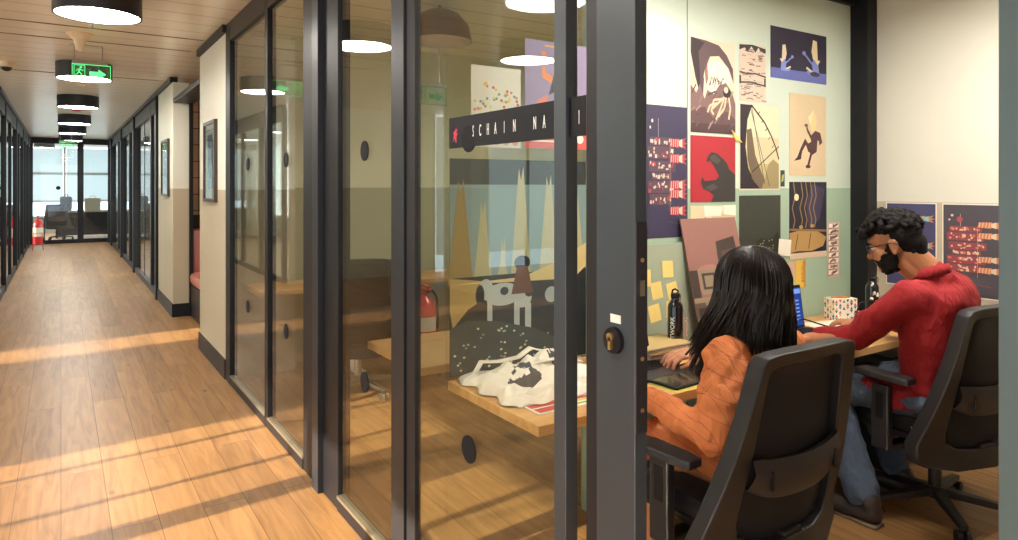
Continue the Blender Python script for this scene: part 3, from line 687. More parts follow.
for k in range(46):
    x = rd.uniform(.02, .8); z = rd.uniform(.02, .22 - .2 * max(0, x - .3)); S.append((rd.choice(['c9c489', 'a0ab9a', '7d8c86', 'd8d3a8']), disc(x, z, .009, .005, 7)))
poster('mural_print', 'tall forest mural with pale trunks and a spotted hound seen through the near glass', 'poster', 1.287, 1.985, .74, 1.61, '26302c', S)
# confetti print
S = [(rd.choice(['c24a3a', 'd8a93a', '5f86a6', 'cf6f7a', '6d8f6a', 'e0c05a']), disc(.5 + math.cos(a) * q * .45, .50 + math.sin(a) * q * .34, .028, .019, 9)) for a, q in [(rd.uniform(0, 6.28), rd.uniform(.1, 1) ** .6) for _ in range(58)]]
S += [('c99a86', disc(.12 + .19 * k, .075, .07, .05)) for k in range(5)]
poster('confetti_print', 'cream print with scattered coloured confetti dots at the top left of the glass wall', 'poster', 1.385, 1.628, 1.66, 1.993, 'd2cfbc', S)
S = [('c8564e', rect(0, 0, 1, .22)), ('e8dccb', rect(.06, .06, .6, .075)), ('e8dccb', rect(.06, .12, .5, .135)), ('e0803f', [(.25, .9), (.32, .9), (.3, .72), (.45, .66), (.44, .6), (.26, .66)]), ('2d2433', [(.45, .72), (.7, .8), (.72, .5), (.5, .55), (.36, .5)]), ('d9c9ae', disc(.62, .5, .1, .06)), ('e2a24a', rect(.3, .95, .75, .965)), ('5e3f52', [(.5, .5), (.8, .45), (.9, .25), (.4, .25)]), ('e8dccb', disc(.86, .1, .06, .045)), ('d8735f', [(.2, .45), (.35, .5), (.3, .3), (.1, .3)])]
poster('film_poster', 'lilac poster with an orange figure and a red strip along its foot', 'poster', 1.65, 2.0, 1.664, 2.13, '8f80a0', S)
# machine prints
def machine(seed, pal, exh, left=0.0):
    q = random.Random(seed); S = []; m0, m1, m2 = pal
    bands = [(.70, .76, .05, .62), (.60, .69, .0, .66), (.50, .58, .03, .70), (.44, .49, .1, .6), (.34, .43, .0, .68), (.25, .33, .04, .6)]
    for z0, z1, a, b in bands:
        S.append((m0, rect(a, z0, b, z1)))
        for k in range(11):
            x = q.uniform(a, b - .06); z = q.uniform(z0, z1 - .03); S.append((q.choice([m1, m2]), rect(x, z, x + q.uniform(.02, .07), z + q.uniform(.01, .03))))
        for k in range(5): x = q.uniform(a, b - .03); S.append((m2, disc(x, q.uniform(z0 + .02, z1 - .01), .018, .012, 7)))
    for z in exh:
        S.append((m1, [(.55, z - .025), (.78, z - .035), (.8, z + .035), (.57, z + .03)]))
        for k in range(4): S.append((m2, [(.57 + k * .055, z - .027), (.585 + k * .055, z - .028), (.60 + k * .055, z + .03), (.585 + k * .055, z + .03)]))
        S.append((m2, [(.78, z - .02), (.87, z - .035), (.87, z + .035), (.78, z + .02)])); S.append((m1, [(.87, z - .03), (.97, z - .045), (.92, z - .01), (1., z), (.92, z + .012), (.97, z + .045), (.87, z + .03)]))
    S += [(m2, seg((.25, .76), (.25, .9), .006)), (m2, disc(.1, .88, .025, .014)), (m2, disc(.05, .83, .02, .012)), (m2, seg((.55, .2), (.55, .76), .004)), (m0, seg((.8, .1), (.5, .12), .006))]
    return S
poster('machine_print', 'dark blue print of a red and cream rocket machine beside the sliding door edge', 'poster', 2.10, 2.655 - .006, 1.245, 1.897, '3a3550', [(c, [(.5 + (x * .5), z) for x, z in p]) for c, p in machine(4, ('5c4450', 'b8484c', 'd3c5b4'), (.72, .6, .4, .33, .2))])
poster('machine_print', 'dark print of cream machinery glimpsed in the slit beside the mural', 'poster', 2.0, 2.09, 1.0, 1.38, '2f2a38', [('d8b9a8', rect(.1, .35, .9, .55)), ('a8434a', rect(.1, .56, .9, .62)), ('d8b9a8', disc(.3, .75, .16, .05)), ('e2d4c4', seg((.3, .75), (.8, .66), .05)), ('d8b9a8', rect(.2, .2, .8, .3)), ('e9ddcb', seg((.1, .1), (.9, .02), .06))])
# beak drawing
S = [('dcc3ab', rect(0, 0, 1, 1)), ('5a4548', [(0, 1), (0, .84), (.1, .58), (.24, .33), (.27, .42), (.3, .66), (.42, .82), (.62, .84), (.84, .72), (.96, .56), (.94, .72), (.8, .86), (.62, .955), (.34, .985)]), ('33262b', [(.03, 1), (.0, .84), (.1, .6), (.22, .34), (.2, .6), (.17, .86), (.3, .96)]), ('e9d8c4', disc(.58, .6, .3, .18)), ('9a6a58', [(.3, .66), (.36, .74), (.38, .58), (.33, .5)])]
S += [('7a5f5c', [(0, .5), (.12, .42), (.2, .52), (.3, .36), (.36, .46), (.5, .42), (.62, .52), (.78, .56), (.92, .46), (1, .34), (1, 0), (0, 0)]), ('5f4546', [(0, .22), (.3, .28), (.5, .16), (.8, .25), (1, .16), (1, 0), (0, 0)]), ('4c3639', rect(0, 0, 1, .1))]
for k in range(24): x = rd.uniform(0, .9); z = rd.uniform(.03, .42); S.append((rd.choice(['8d716c', '6a5050', '9d827a', '553d40']), seg((x, z), (x + rd.uniform(.05, .12), z + rd.uniform(-.03, .1)), .02)))
S += [('241b20', disc(.8, .45, .09, .055)), ('d9c2a6', disc(.78, .48, .05, .035))]
for pts in ([(.74, .4), (.6, .33), (.42, .3), (.36, .22)], [(.6, .33), (.44, .25), (.5, .2)], [(.74, .4), (.66, .28), (.55, .15)], [(.78, .4), (.74, .28), (.6, .18)], [(.84, .4), (.88, .28), (.84, .16)], [(.7, .38), (.5, .36), (.46, .26)]): S += [('d6bd9e', p) for p in chain(pts, .035, 1.38)]
for k in range(12): x = rd.uniform(.35, .7); S.append(('2e2226', seg((x, rd.uniform(.5, .62)), (x + .03, rd.uniform(.5, .62)), .014)))
poster('beak_drawing', 'sepia drawing of a huge curved beak over a clawed hand', 'poster', 2.677, 3.027, 1.776, 2.262, 'dcc3ab', S)
# crosshatched sketch
S = [('2b2529', [(0, .97), (.5, 1), (1, .96), (1, .88), (.8, .9), (.72, .97), (.6, .87), (.45, .97), (.3, .86), (.2, .93), (0, .88)]), ('2b2529', rect(0, .3, .06, .44)), ('2b2529', rect(.94, .3, 1, .44))]
for k in range(60): x = rd.uniform(0, .85); z = rd.uniform(.02, .9); S.append((rd.choice(['8f7d74', '6f5d58', 'b8a597', '4d3f40']), seg((x, z), (x + rd.uniform(.05, .25), z + rd.uniform(-.02, .02)), .018)))
S += [('4d3f40', p) for p in chain([(0, .5), (.3, .48), (.6, .5), (1, .46)], .03)] + [('4d3f40', p) for p in chain([(0, .32), (.4, .34), (1, .3)], .03)]
poster('ink_sketch', 'small cream sketch of a crosshatched creature between the beak and blue prints', 'poster', 3.06, 3.287, 1.962, 2.276, 'cdb9a6', S)
# musicians
S = [('6068a8', [(0, 0), (1, 0), (1, .22), (.5, .2), (0, .2)])]
def sitter(x, z, s, c1, c2):
    return [(c1, [(x - .10 * s, z), (x + .10 * s, z - .01), (x + .14 * s, z + .06 * s), (x + .11 * s, z + .36 * s), (x, z + .44 * s), (x - .05 * s, z + .3 * s), (x - .03 * s, z + .12 * s)]), (c1, disc(x - .03 * s, z + .05 * s, .16 * s, .07 * s)), (c2, [(x - .02 * s, z + .42 * s), (x + .1 * s, z + .44 * s), (x + .08 * s, z + .95 * s), (x - .02 * s, z + .98 * s), (x - .06 * s, z + .65 * s)]), (c2, [(x + .0 * s, z + .45 * s), (x + .17 * s, z + .42 * s), (x + .1 * s, z + .28 * s)]), (c1, seg((x + .0, z + .24 * s), (x - .22 * s, z + .52 * s), .045 * s)), (c1, disc(x - .25 * s, z + .56 * s, .045 * s, .06 * s)), (c2, [(x - .18 * s, z + .2 * s), (x - .02 * s, z + .08 * s), (x - .05 * s, z + .04 * s), (x - .2 * s, z + .14 * s)])]
S += sitter(.76, .17, .72, '7480c4', 'd6c59a') + [(c, [(.46 - p[0], p[1]) for p in pts]) for c, pts in sitter(.22, .17, .52, '7d8ccf', 'e0cdb0')] + [('37304e', disc(.78, .18, .09, .05))]
poster('musicians_print', 'wide night-blue print of two seated musicians at the top of the wall', 'poster', 3.332, 3.875, 2.113, 2.405, '262036', S)
# bow
S = [('b9a878', rect(0, .0, 1, .45)), ('cdbf98', rect(0, .3, 1, .62)), ('241e26', [(0, 1), (.3, 1), (.18, .82), (.13, .5), (.2, .25), (.36, .08), (.55, 0), (0, 0)]), ('6b5a46', [(.16, .7), (.28, .72), (.38, .4), (.62, .1), (.8, .02), (.5, 0), (.3, .12), (.18, .35)]), ('97875f', [(.55, .0), (.72, .3), (.85, .36), (1, .3), (1, 0)])]
S += [('241e26', p) for p in chain([(.28, 1), (.45, .9), (.62, .8), (.8, .64), (.92, .5), (1, .36)], .03, 1.35)] + [('241e26', seg((.28, 1), (.62, .06), .014)), ('241e26', seg((.26, .96), (.75, .03), .012)), ('241e26', seg((.3, .2), (1, .52), .018, 1.3))] + [('241e26', seg((.45 + .09 * k, .9 - .1 * k), (.5 + .09 * k, .93 - .1 * k), .012)) for k in range(5)]
poster('bow_print', 'cream-bordered print of a drawn bow against a pale sky', 'poster', 3.06, 3.413, 1.478, 1.952, 'd9cfae', S, border='d9c6b4')
# open-jawed head on red
S = [('33302f', [(.34, .63), (.38, .7), (.46, .76), (.58, .74), (.72, .66), (.8, .6), (.86, .5), (1, .42), (1, 0), (.44, 0), (.5, .1), (.4, .16), (.27, .2), (.22, .3), (.25, .38), (.3, .32), (.46, .33), (.56, .34), (.62, .4), (.5, .55), (.42, .63), (.36, .6)]), ('4a4643', [(.4, .68), (.52, .73), (.66, .64), (.6, .58), (.46, .62)]), ('4a4643', [(.3, .22), (.5, .28), (.6, .22), (.44, .17)]), ('8d3231', seg((.7, .92), (.85, .62), .01)), ('8d3231', seg((.1, .5), (.3, .1), .01))]
poster('beast_print', 'red print with the black silhouette of an open-jawed beast', 'poster', 2.677, 3.027, 1.416, 1.76, 'a92532', S)
# jumping figure
S = [('4b2a30', [(.58, .5), (.7, .56), (.84, .54), (.9, .42), (.82, .38), (.8, .44), (.76, .44), (.74, .3), (.62, .26), (.5, .3), (.44, .38), (.34, .3), (.3, .2), (.22, .19), (.2, .22), (.3, .34), (.42, .46), (.5, .4), (.58, .42)]), ('4b2a30', [(.12, .18), (.3, .2), (.32, .235), (.2, .225)]), ('4b2a30', [(.62, .28), (.54, .14), (.46, .1), (.48, .14), (.56, .28)]), ('4b2a30', disc(.5, .115, .07, .022)), ('4b2a30', seg((.62, .44), (.5, .55), .05, 1.3)), ('4b2a30', seg((.46, .6), (.5, .54), .04)), ('6a4a3c', disc(.45, .62, .05, .02)), ('e0c389', [(.6, .54), (.7, .58), (.74, .7), (.66, .8), (.62, .7), (.58, .62)]), ('e6d1a3', [(.58, .62), (.66, .82), (.5, .72)])]
poster('figure_print', 'tan print of a dark leaping figure with pale hair', 'poster', 3.506, 3.868, 1.56, 2.04, 'cfb996', S)
# forest night
S = [('3b3850', [(.5, .4), (.8, .5), (.95, .9), (.6, .98), (.45, .7)]), ('b08c55', [(.0, .34), (.3, .37), (.7, .36), (1, .26), (.9, .14), (.6, .09), (.2, .1), (0, .08)]), ('8a6a3d', [(0, .37), (1, .33), (1, .36), (0, .4)])]
for x in (.1, .3, .42, .55, .66): S += [('957a4e', p) for p in chain([(x, 1), (x + .05, .82), (x - .03, .66), (x + .04, .5), (x, .4)], .022, 1.2)]
S += [('e8dcb0', disc(.18, .8, .06, .045)), ('5a4427', seg((.15, .12), (.22, .32), .02)), ('5a4427', seg((.5, .12), (.56, .32), .02)), ('b08c55', disc(.3, .41, .05, .025)), ('b08c55', disc(.6, .42, .05, .025)), ('d4bda0', rect(0, -.0, 1, .075))]
poster('forest_print', 'dark print of glowing hanging vines above a golden leaf, below the leaping figure', 'poster', 3.506, 3.876, 1.075, 1.524, '242230', S)
S = [('1a1d18', [(.4, .1), (.42, .3), (.52, .34), (.7, .3), (.82, .34), (.92, .42), (.98, .3), (1, 0), (.4, 0)])] + [('9aa05a', disc(rd.uniform(.45, .9), rd.uniform(.14, .3), .02, .012, 7)) for _ in range(16)]
poster('shadow_print', 'plain dark green print with a cat silhouette above the woman', 'poster', 3.06, 3.422, 1.09, 1.448, '353930', S)
S = [('c8ad88', rect(.45, 0, 1, .9)), ('8f7b70', [(.0, .2), (.3, .25), (.38, .5), (.3, .62), (0, .64)]), ('b7a27e', rect(.1, .0, .6, .35)), ('5b4c42', seg((.3, .85), (.95, .5), .01)), ('e6ddcb', [(.3, .86), (.66, .86), (.7, .98), (.28, 1)]), ('e6ddcb', [(.72, .88), (1, .86), (1, 1), (.72, 1)]), ('a8906e', rect(.7, .2, .98, .6))]
poster('comic_page', 'cream comic page with taped white slips under the red beast', 'poster', 2.677, 3.03, 1.0, 1.398, 'd8c39c', S)
S = []
for k in range(9):
    z = .04 + k * .105; S += [('8e4a48', rect(.05, z, rd.uniform(.4, .95), z + .012)), ('f0e6d4', rect(.1, z + .02, .9, z + .09)), ('9b7b6c', rect(rd.uniform(.1, .5), z + .03, rd.uniform(.55, .9), z + .08)), ('6b4b48', seg((rd.uniform(.1, .5), z + .03), (rd.uniform(.5, .9), z + .08), .04))]
poster('comic_strip', 'narrow vertical strip of comic panels at the right of the wall', 'poster', 3.888, 4.014, .94, 1.28, 'c4a796', S)
Y1 = poster('yellow_flyer', 'narrow yellow flyer with orange vertical lettering behind the laptop', 'flyer', 3.562, 3.665, .905, 1.065, 'd9b44e', [('b98f38', rect(.78, 0, 1, 1))])
letters('lettering', 'Monsula', .043, pm('c65a2a'), Y1, (.062, -.0026, .153), (0, 0, 0), sx=.85).rotation_euler = Matrix(((0, 1, 0), (0, 0, -1), (-1, 0, 0))).to_euler()
tag(build('green_sticker', (lambda b: (box(b, (3.425, YB - .002, 1.497), (3.462, YB, 1.59)), poly(b, [(3.43, 1.52), (3.45, 1.53), (3.455, 1.57), (3.435, 1.56)], YB - .0024, 1), b)[-1])(new()), [pm('27402f'), pm('b2a84e')]), 'tiny dark green sticker right of the bow print', 'sticker')
tag(build('paper_slip', (lambda b: (box(b, (3.40, YB - .006, 1.10), (3.515, YB - .005, 1.195), rot=Matrix.Rotation(.1, 3, 'Y')), b)[-1])(new()), M['paper']), 'small white paper slip taped between the cat and forest prints', 'paper')
tag(build('paper_tag', (lambda b: (box(b, (3.487, YB - .002, .955), (3.56, YB, 1.06)), b)[-1])(new()), pm('c9a794')), 'pinkish paper tag beside the yellow flyer', 'paper')
bm = new(); poly(bm, [(2.99, 1.80), (3.02, 1.745), (3.075, 1.735)], YB - .012, 0); r_ = bmesh.ops.extrude_face_region(bm, geom=bm.faces[:]); bmesh.ops.translate(bm, vec=(0, .006, 0), verts=[v for v in r_['geom'] if isinstance(v, bmesh.types.BMVert)])
tag(build('yellow_paper_flag', bm, pm('e0c46a')), 'little yellow paper triangle between beak drawing and beast print', 'paper')
# cream wall prints
poster('machine_print', 'blue machine print mostly hidden behind the man\'s head', 'poster', 1.925, 2.215, .90, 1.40, '45456a', [(c, p) for c, p in machine(9, ('8a5a4e', 'c98a54', '7fc0c4'), (.82, .5, .3))], border='e6dfcd', wall='X')
poster('machine_print', 'charcoal print of a red ship-like machine on the cream end wall', 'poster', 1.575, 1.895, .875, 1.40, '4b4650', [(c, [(.06 + x * .93, .02 + z * .98) for x, z in p]) for c, p in machine(12, ('94414a', 'cf8152', 'dcc4a8'), (.78, .66, .4, .28))] + [('b64c4c', disc(.28, .84, .05, .03))], border='e6dfcd', wall='X')

# ---------------------------------------------------------------- things on the desk
TZ = .73
# leaning print
t = thing('leaning_print', 'brown print of old screens on a pinkish ground leaning against the wall', 'picture', (2.585, 2.225, TZ)); t.rotation_euler = (R(-13), R(0), R(0))
W_, H_ = .42, .62
bm = new(); box(bm, (0, 0, 0), (W_, .006, H_)); build('board', bm, pm('7d5c54'), t)
bm = new(); cols = ['8c6258', '544438', '8a7b62', '3a2f2a', '5d8fa8', '2b2523', 'c29b52', 'a07266']
sh = [(0, rect(0, 0, 1, 1)), (7, disc(.35, .5, .3, .12)), (1, rect(.0, 0, 1, .36)), (3, [(.52, .42), (.55, .8), (.9, .84), (.95, .4)]), (1, [(.62, .46), (.62, .72), (.84, .74), (.85, .46)]), (2, rect(.16, .38, .46, .58)), (3, rect(.2, .42, .42, .55)), (2, rect(.24, .44, .4, .53)), (3, rect(0, .36, .14, .58)), (2, rect(.0, .32, .9, .36)), (5, rect(.05, .0, .3, .28)), (5, rect(.4, .0, .75, .26)), (4, [(.7, .58), (.92, .56), (.9, .68), (.74, .7)]), (6, [(.72, .4), (.82, .42), (.8, .56), (.72, .54)]), (2, disc(.26, .31, .08, .025)), (2, disc(.56, .33, .09, .03))]
for k, (c, p) in enumerate(sh): poly(bm, [(x * W_, z * H_) for x, z in p], -.0008 - k * .00003, c)
build('printed_picture', bm, [pm(c) for c in cols], t)
# grey note board with sticky notes
t = thing('note_board', 'pale grey-green board with yellow sticky notes leaning behind the black bottle', 'board', (2.05, 2.30, TZ)); t.rotation_euler = (R(-6), 0, 0)
bm = new(); box(bm, (0, 0, 0), (.66, .006, .49), bev=.002); build('panel', bm, mat('greenish_board', '#98a08a', .4), t)
for i, (x, z, a) in enumerate([(.42, .357, 2), (.334, .26, -6), (.44, .25, -10), (.265, .325, 4), (.31, .155, -8), (.425, .16, 8)]):
    bm = new(); r2 = Matrix.Rotation(R(a), 3, 'Y'); box(bm, (-.036, -.002, -.04), (.036, -.0004, .04), rot=r2); bmesh.ops.translate(bm, vec=(x, 0, z + .01), verts=bm.verts[:])
    n = build('sticky_note', bm, mat('sticky_note_yellow', '#e3c874', .7), t)
# loose sheets & magazines stack
cols = ['cfc6b6', '3b3440', '8a3f86', 'd8d2c2', '2b2a33', 'b0563a', 'c9a24a', 'dcd6c4', '4a3355', 'b39a66']
for i in range(10):
    z = TZ + .001 + i * .0065; a = rd.uniform(-8, 8)
    o = thing('magazine', ['cream sheaf at the bottom of the magazine stack by the board', 'dark magazine second from the bottom of the stack by the board', 'purple magazine in the stack by the board', 'white booklet in the middle of the magazine stack', 'black notebook in the middle of the magazine stack', 'rust-coloured booklet in the upper magazine stack', 'ochre booklet in the upper magazine stack', 'cream booklet third from the top of the magazine stack', 'violet booklet next to the top of the magazine stack', 'kraft-brown pad topmost on the magazine stack'][i], 'magazine', (2.25 + rd.uniform(-.02, .02), 2.20, z), R(a), 'magazines and pads stacked by the note board')
    bm = new(); box(bm, (-.15, -.10, 0), (.15, .10, .0012)); box(bm, (-.15, -.10, .0048), (.15, .10, .006)); build('cover', bm, pm(cols[i]), o)
    bm = new(); box(bm, (-.148, -.098, .0013), (.146, .098, .0047)); build('pages', bm, M['paper'], o)
t = thing('magazine', 'magenta magazine lying on the desk behind the black bottle', 'magazine', (2.56, 2.13, TZ), R(-12)); bm = new(); box(bm, (-.12, -.08, .001), (.12, .08, .012)); build('pages', bm, M['paper'], t); bm = new(); box(bm, (-.122, -.082, .0125), (.122, .082, .014)); build('cover', bm, pm('8f4a74'), t)
t = thing('magazine', 'dark grey magazine under the magenta one', 'magazine', (2.50, 2.02, TZ), R(14))
bm = new(); box(bm, (-.1, -.03, .0), (.1, .03, .008)); build('pages', bm, M['paper'], t); bm = new(); box(bm, (-.102, -.032, .0085), (.102, .032, .010)); build('cover', bm, pm('4b4650'), t)
def bottle(label, loc, word=None, rz=0, h=.25, sticker=False, s=1.0):
    t = thing('water_bottle', label, 'bottle', loc, rz)
    r = .036; bm = new(); lathe(bm, [(.030, 0), (r, .006), (r, h * .74), (r * .9, h * .80), (r * .62, h * .86), (.018, h * .885), (.018, h * .90)], seg=32); bd = build('body', bm, M['bottle'], t, smooth=True)
    bm = new(); lathe(bm, [(.020, h * .90), (.021, h * .97), (.016, h * .985)], seg=24)
    tube(bm, [(-.015, 0, h * .98), (-.013, 0, h * 1.03), (0, 0, h * 1.055), (.013, 0, h * 1.03), (.015, 0, h * .98)], .0045, 8); c = build('cap', bm, M['black'], t, smooth=True)
    bm = new(); tube(bm, [(.016 + .014 * math.cos(a * .7), -.012, h * .93 + .024 * math.sin(a * .7)) for a in range(10)], .0022, 6); build('carabiner', bm, M['chrome'], t)
    if word: letters('lettering', word, .027, M['white'], t, (.009, -r - .0012, .03), (0, R(-90), 0), sx=1) .rotation_euler = Matrix(((0, -1, 0), (0, 0, -1), (1, 0, 0))).to_euler()
    if sticker:
        bm = new(); q = random.Random(5)
        for k in range(11): a = R(-90 + q.uniform(-42, 42)); ball(bm, ((r + .0002) * math.cos(a), (r + .0002) * math.sin(a), h * .5 + q.uniform(-.035, .035)), q.uniform(.005, .010), mi=k % 3, seg=8)
        build('sticker', bm, [pm('cdb8a0'), pm('5f6f8f'), pm('d8d4ca')], t)
    t.scale = (s, s, s); return t
bottle('glossy black metal bottle with white vertical lettering left of the woman', (2.39, 2.215, TZ), 'NETWORK', R(-68), h=.275)
t = thing('keychain', 'small pinkish charm chain hanging against the left black bottle', 'keychain', (2.432, 2.188, TZ + .12))
bm = new(); q = random.Random(2)
for k in range(9): ball(bm, (q.uniform(-.006, .008), q.uniform(-.004, .004), -k * .010 + .03), (.005, .0035, .006), seg=8)
build('beads', bm, mat('pinkish_charm', '#d8a99a', .4), t); bm = new(); tube(bm, [(0, 0, .03), (-.01, .0, .06), (-.022, .004, .085)], .0015, 6); build('cord', bm, M['chrome'], t)
bottle('black metal bottle with a pale sticker beside the man at the wall corner', (3.95, 2.14, TZ), None, R(-25), h=.24, sticker=True)
# tablet with pen display
t = thing('drawing_tablet', 'dark drawing tablet on the desk under the woman\'s hand', 'tablet', (2.09, 1.90, TZ + .002), R(4))
bm = new(); box(bm, (-.17, -.11, 0), (.17, .11, .009), bev=.003); build('body', bm, M['black'], t)
bm = new(); box(bm, (-.155, -.098, .0092), (.155, .098, .0098)); build('active_surface', bm, mat('glossy_olive_surface', '#34362b', .15), t)
t = thing('yellow_folder', 'thin yellow folder edge showing under the drawing tablet', 'folder', (2.09, 1.895, TZ - .0), R(3)); t.location.z = TZ
bm = new(); box(bm, (-.2, -.09, -.0), (.08, .02, .0)); bm.free()
bm = new(); box(bm, (-.182, -.118, 0), (.178, .112, .0012)); build('cover', bm, pm('c9c24a'), t)
bm = new(); box(bm, (-.176, -.1, .0013), (-.172, .1, .0018)); build('sheet', bm, pm('4a7a4a'), t)
def laptop(label, loc, rz, open_a, tint):
    t = thing('laptop', label, 'laptop', loc, rz)
    bm = new(); box(bm, (-.165, -.115, 0), (.165, .115, .014), bev=.003); build('base', bm, mat('graphite_shell', '#3c3c42', .35, .5), t)
    bm = new()
    for r_ in range(5):
        for c_ in range(13): box(bm, (-.15 + c_ * .0232, -.02 + r_ * .022, .0142), (-.132 + c_ * .0232, -.003 + r_ * .022, .016))
    build('keyboard', bm, M['black'], t)
    rm = Matrix.Rotation(open_a, 3, 'X')
    bm = new(); box(bm, (-.165, -.004, 0), (.165, .004, .225), bev=.003); bmesh.ops.rotate(bm, cent=(0, 0, 0), matrix=rm, verts=bm.verts[:]); bmesh.ops.translate(bm, vec=(0, .115, .012), verts=bm.verts[:]); lid = build('lid', bm, M['black'], t)
    bm = new(); box(bm, (-.155, -.0052, .012), (.155, -.0045, .212))
    poly(bm, [(-.155, .18), (.155, .18), (.155, .205), (-.155, .205)], -.0056, 1); poly(bm, [(-.12, .03), (.03, .03), (.03, .16), (-.12, .16)], -.0056, 2)
    for k in range(6): poly(bm, [(.05, .04 + k * .02), (.13, .04 + k * .02), (.13, .047 + k * .02), (.05, .047 + k * .02)], -.0056, 1)
    bmesh.ops.rotate(bm, cent=(0, 0, 0), matrix=rm, verts=bm.verts[:]); bmesh.ops.translate(bm, vec=(0, .115, .012), verts=bm.verts[:])
    build('screen', bm, [emitter('screen_' + tint[0], '#' + tint[0], .7), emitter('screen_' + tint[1], '#' + tint[1], .8), emitter('screen_' + tint[2], '#' + tint[2], .7)], lid)
    return t
laptop('open laptop with a blue and pink screen behind the door frame', (2.01, 2.03, TZ), R(3), R(-12), ('26345f', '5c8fc4', '8a4a7a'))
laptop('open laptop with a blue screen beyond the woman\'s head', (3.19, 2.06, TZ), R(2), R(-8), ('2a4691', '7c9ad8', '3c8a4a'))
# patterned pencil box, papers, adapter, cable
t = thing('pencil_box', 'white box with a colourful triangle pattern against the wall', 'box', (3.76, 2.22, TZ), R(-20))
def tri_mat(): 
    return [pm(c) for c in ('e6dccb', 'c24a3e', '2f4a78', 'e0a24a', '4a8a86', '3a3440')]
bm = new(); q = random.Random(8); box(bm, (-.075, -.045, 0), (.075, .045, .125))
for face in range(2):
    n = 6 if face == 0 else 4
    for i in range(n):
        for j in range(6):
            u0 = -.075 + i * .025 if face == 0 else -.045 + i * .0225; z0 = .002 + j * .0203; c = q.choice([1, 2, 3, 4, 5, 1, 2, 0])
            pts = [(u0 + .001, z0), (u0 + .021, z0), (u0 + .011, z0 + .017)] if (i + j) % 2 else [(u0 + .001, z0 + .018), (u0 + .021, z0 + .018), (u0 + .011, z0 + .001)]
            vs = [bm.verts.new((p[0], -.0455, p[1]) if face == 0 else (-.0755, p[0], p[1])) for p in pts]; bm.faces.new(vs).material_index = c
build('carton', bm, tri_mat(), t)
bm = new()
for k in range(5): ball(bm, (-.045 + .022 * k, .0, .123), (.018, .02, .012), seg=8)
build('crumpled_filling', bm, mat('kraft_filling', '#a8703c', .8), t)
t = thing('paper_sheet', 'white paper sheets lying on the desk beside the patterned box', 'paper', (3.57, 2.14, TZ + .0), R(-12))
bm = new(); box(bm, (-.15, -.10, .0005), (.15, .10, .004)); build('sheets', bm, M['paper'], t)
t = thing('power_adapter', 'dark grey power adapter block beside the man\'s cuff', 'adapter', (3.55, 1.93, TZ), R(20))
bm = new(); box(bm, (-.11, -.035, 0), (.11, .035, .032), bev=.004); build('block', bm, M['chair'], t)
t = thing('cable', 'thin black cable looping over the papers to the adapter', 'cable', (0, 0, 0))
bm = new(); tube(bm, [(3.18, 2.18, .745), (3.24, 2.2, .78), (3.33, 2.17, .785), (3.42, 2.1, .75), (3.50, 2.03, .742), (3.58, 2.03, .80), (3.66, 2.05, .86), (3.74, 2.03, .87), (3.80, 1.98, .82), (3.80, 1.92, .745), (3.67, 1.95, .742)], .004, 8); build('cord', bm, M['black'], t, smooth=True)
# prints and tote bag on the near end of the desk
t = thing('print_sheet', 'glossy red, blue and green printed sheet under the tote bag', 'sheet', (1.54, 1.995, TZ + .0)); 
bm = new(); box(bm, (-.2, -.15, .0005), (.26, .14, .003)); q = random.Random(6)
def flat(pts, z, mi): 
    f = bm.faces.new([bm.verts.new((x, y, z)) for x, y in pts]); f.material_index = mi
flat([(-.19, -.09), (.25, -.09), (.25, .0), (-.19, .0)], .0034, 1); flat([(-.19, 0), (.25, 0), (.25, .06), (-.19, .06)], .0034, 2); flat([(-.05, -.11), (.25, -.11), (.25, -.095), (-.05, -.095)], .0036, 4); flat([(-.05, -.135), (.25, -.135), (.25, -.122), (-.05, -.122)], .0036, 3)
flat([(.0, -.07), (.15, -.07), (.15, -.05), (.0, -.05)], .0037, 0); flat([(-.19, -.14), (-.06, -.14), (-.06, -.1), (-.19, -.1)], .0037, 1)
build('printed_sheet', bm, [pm('d9d5c6'), pm('b5392f'), pm('2d3f86'), pm('6f9a3c'), pm('cdb645')], t)
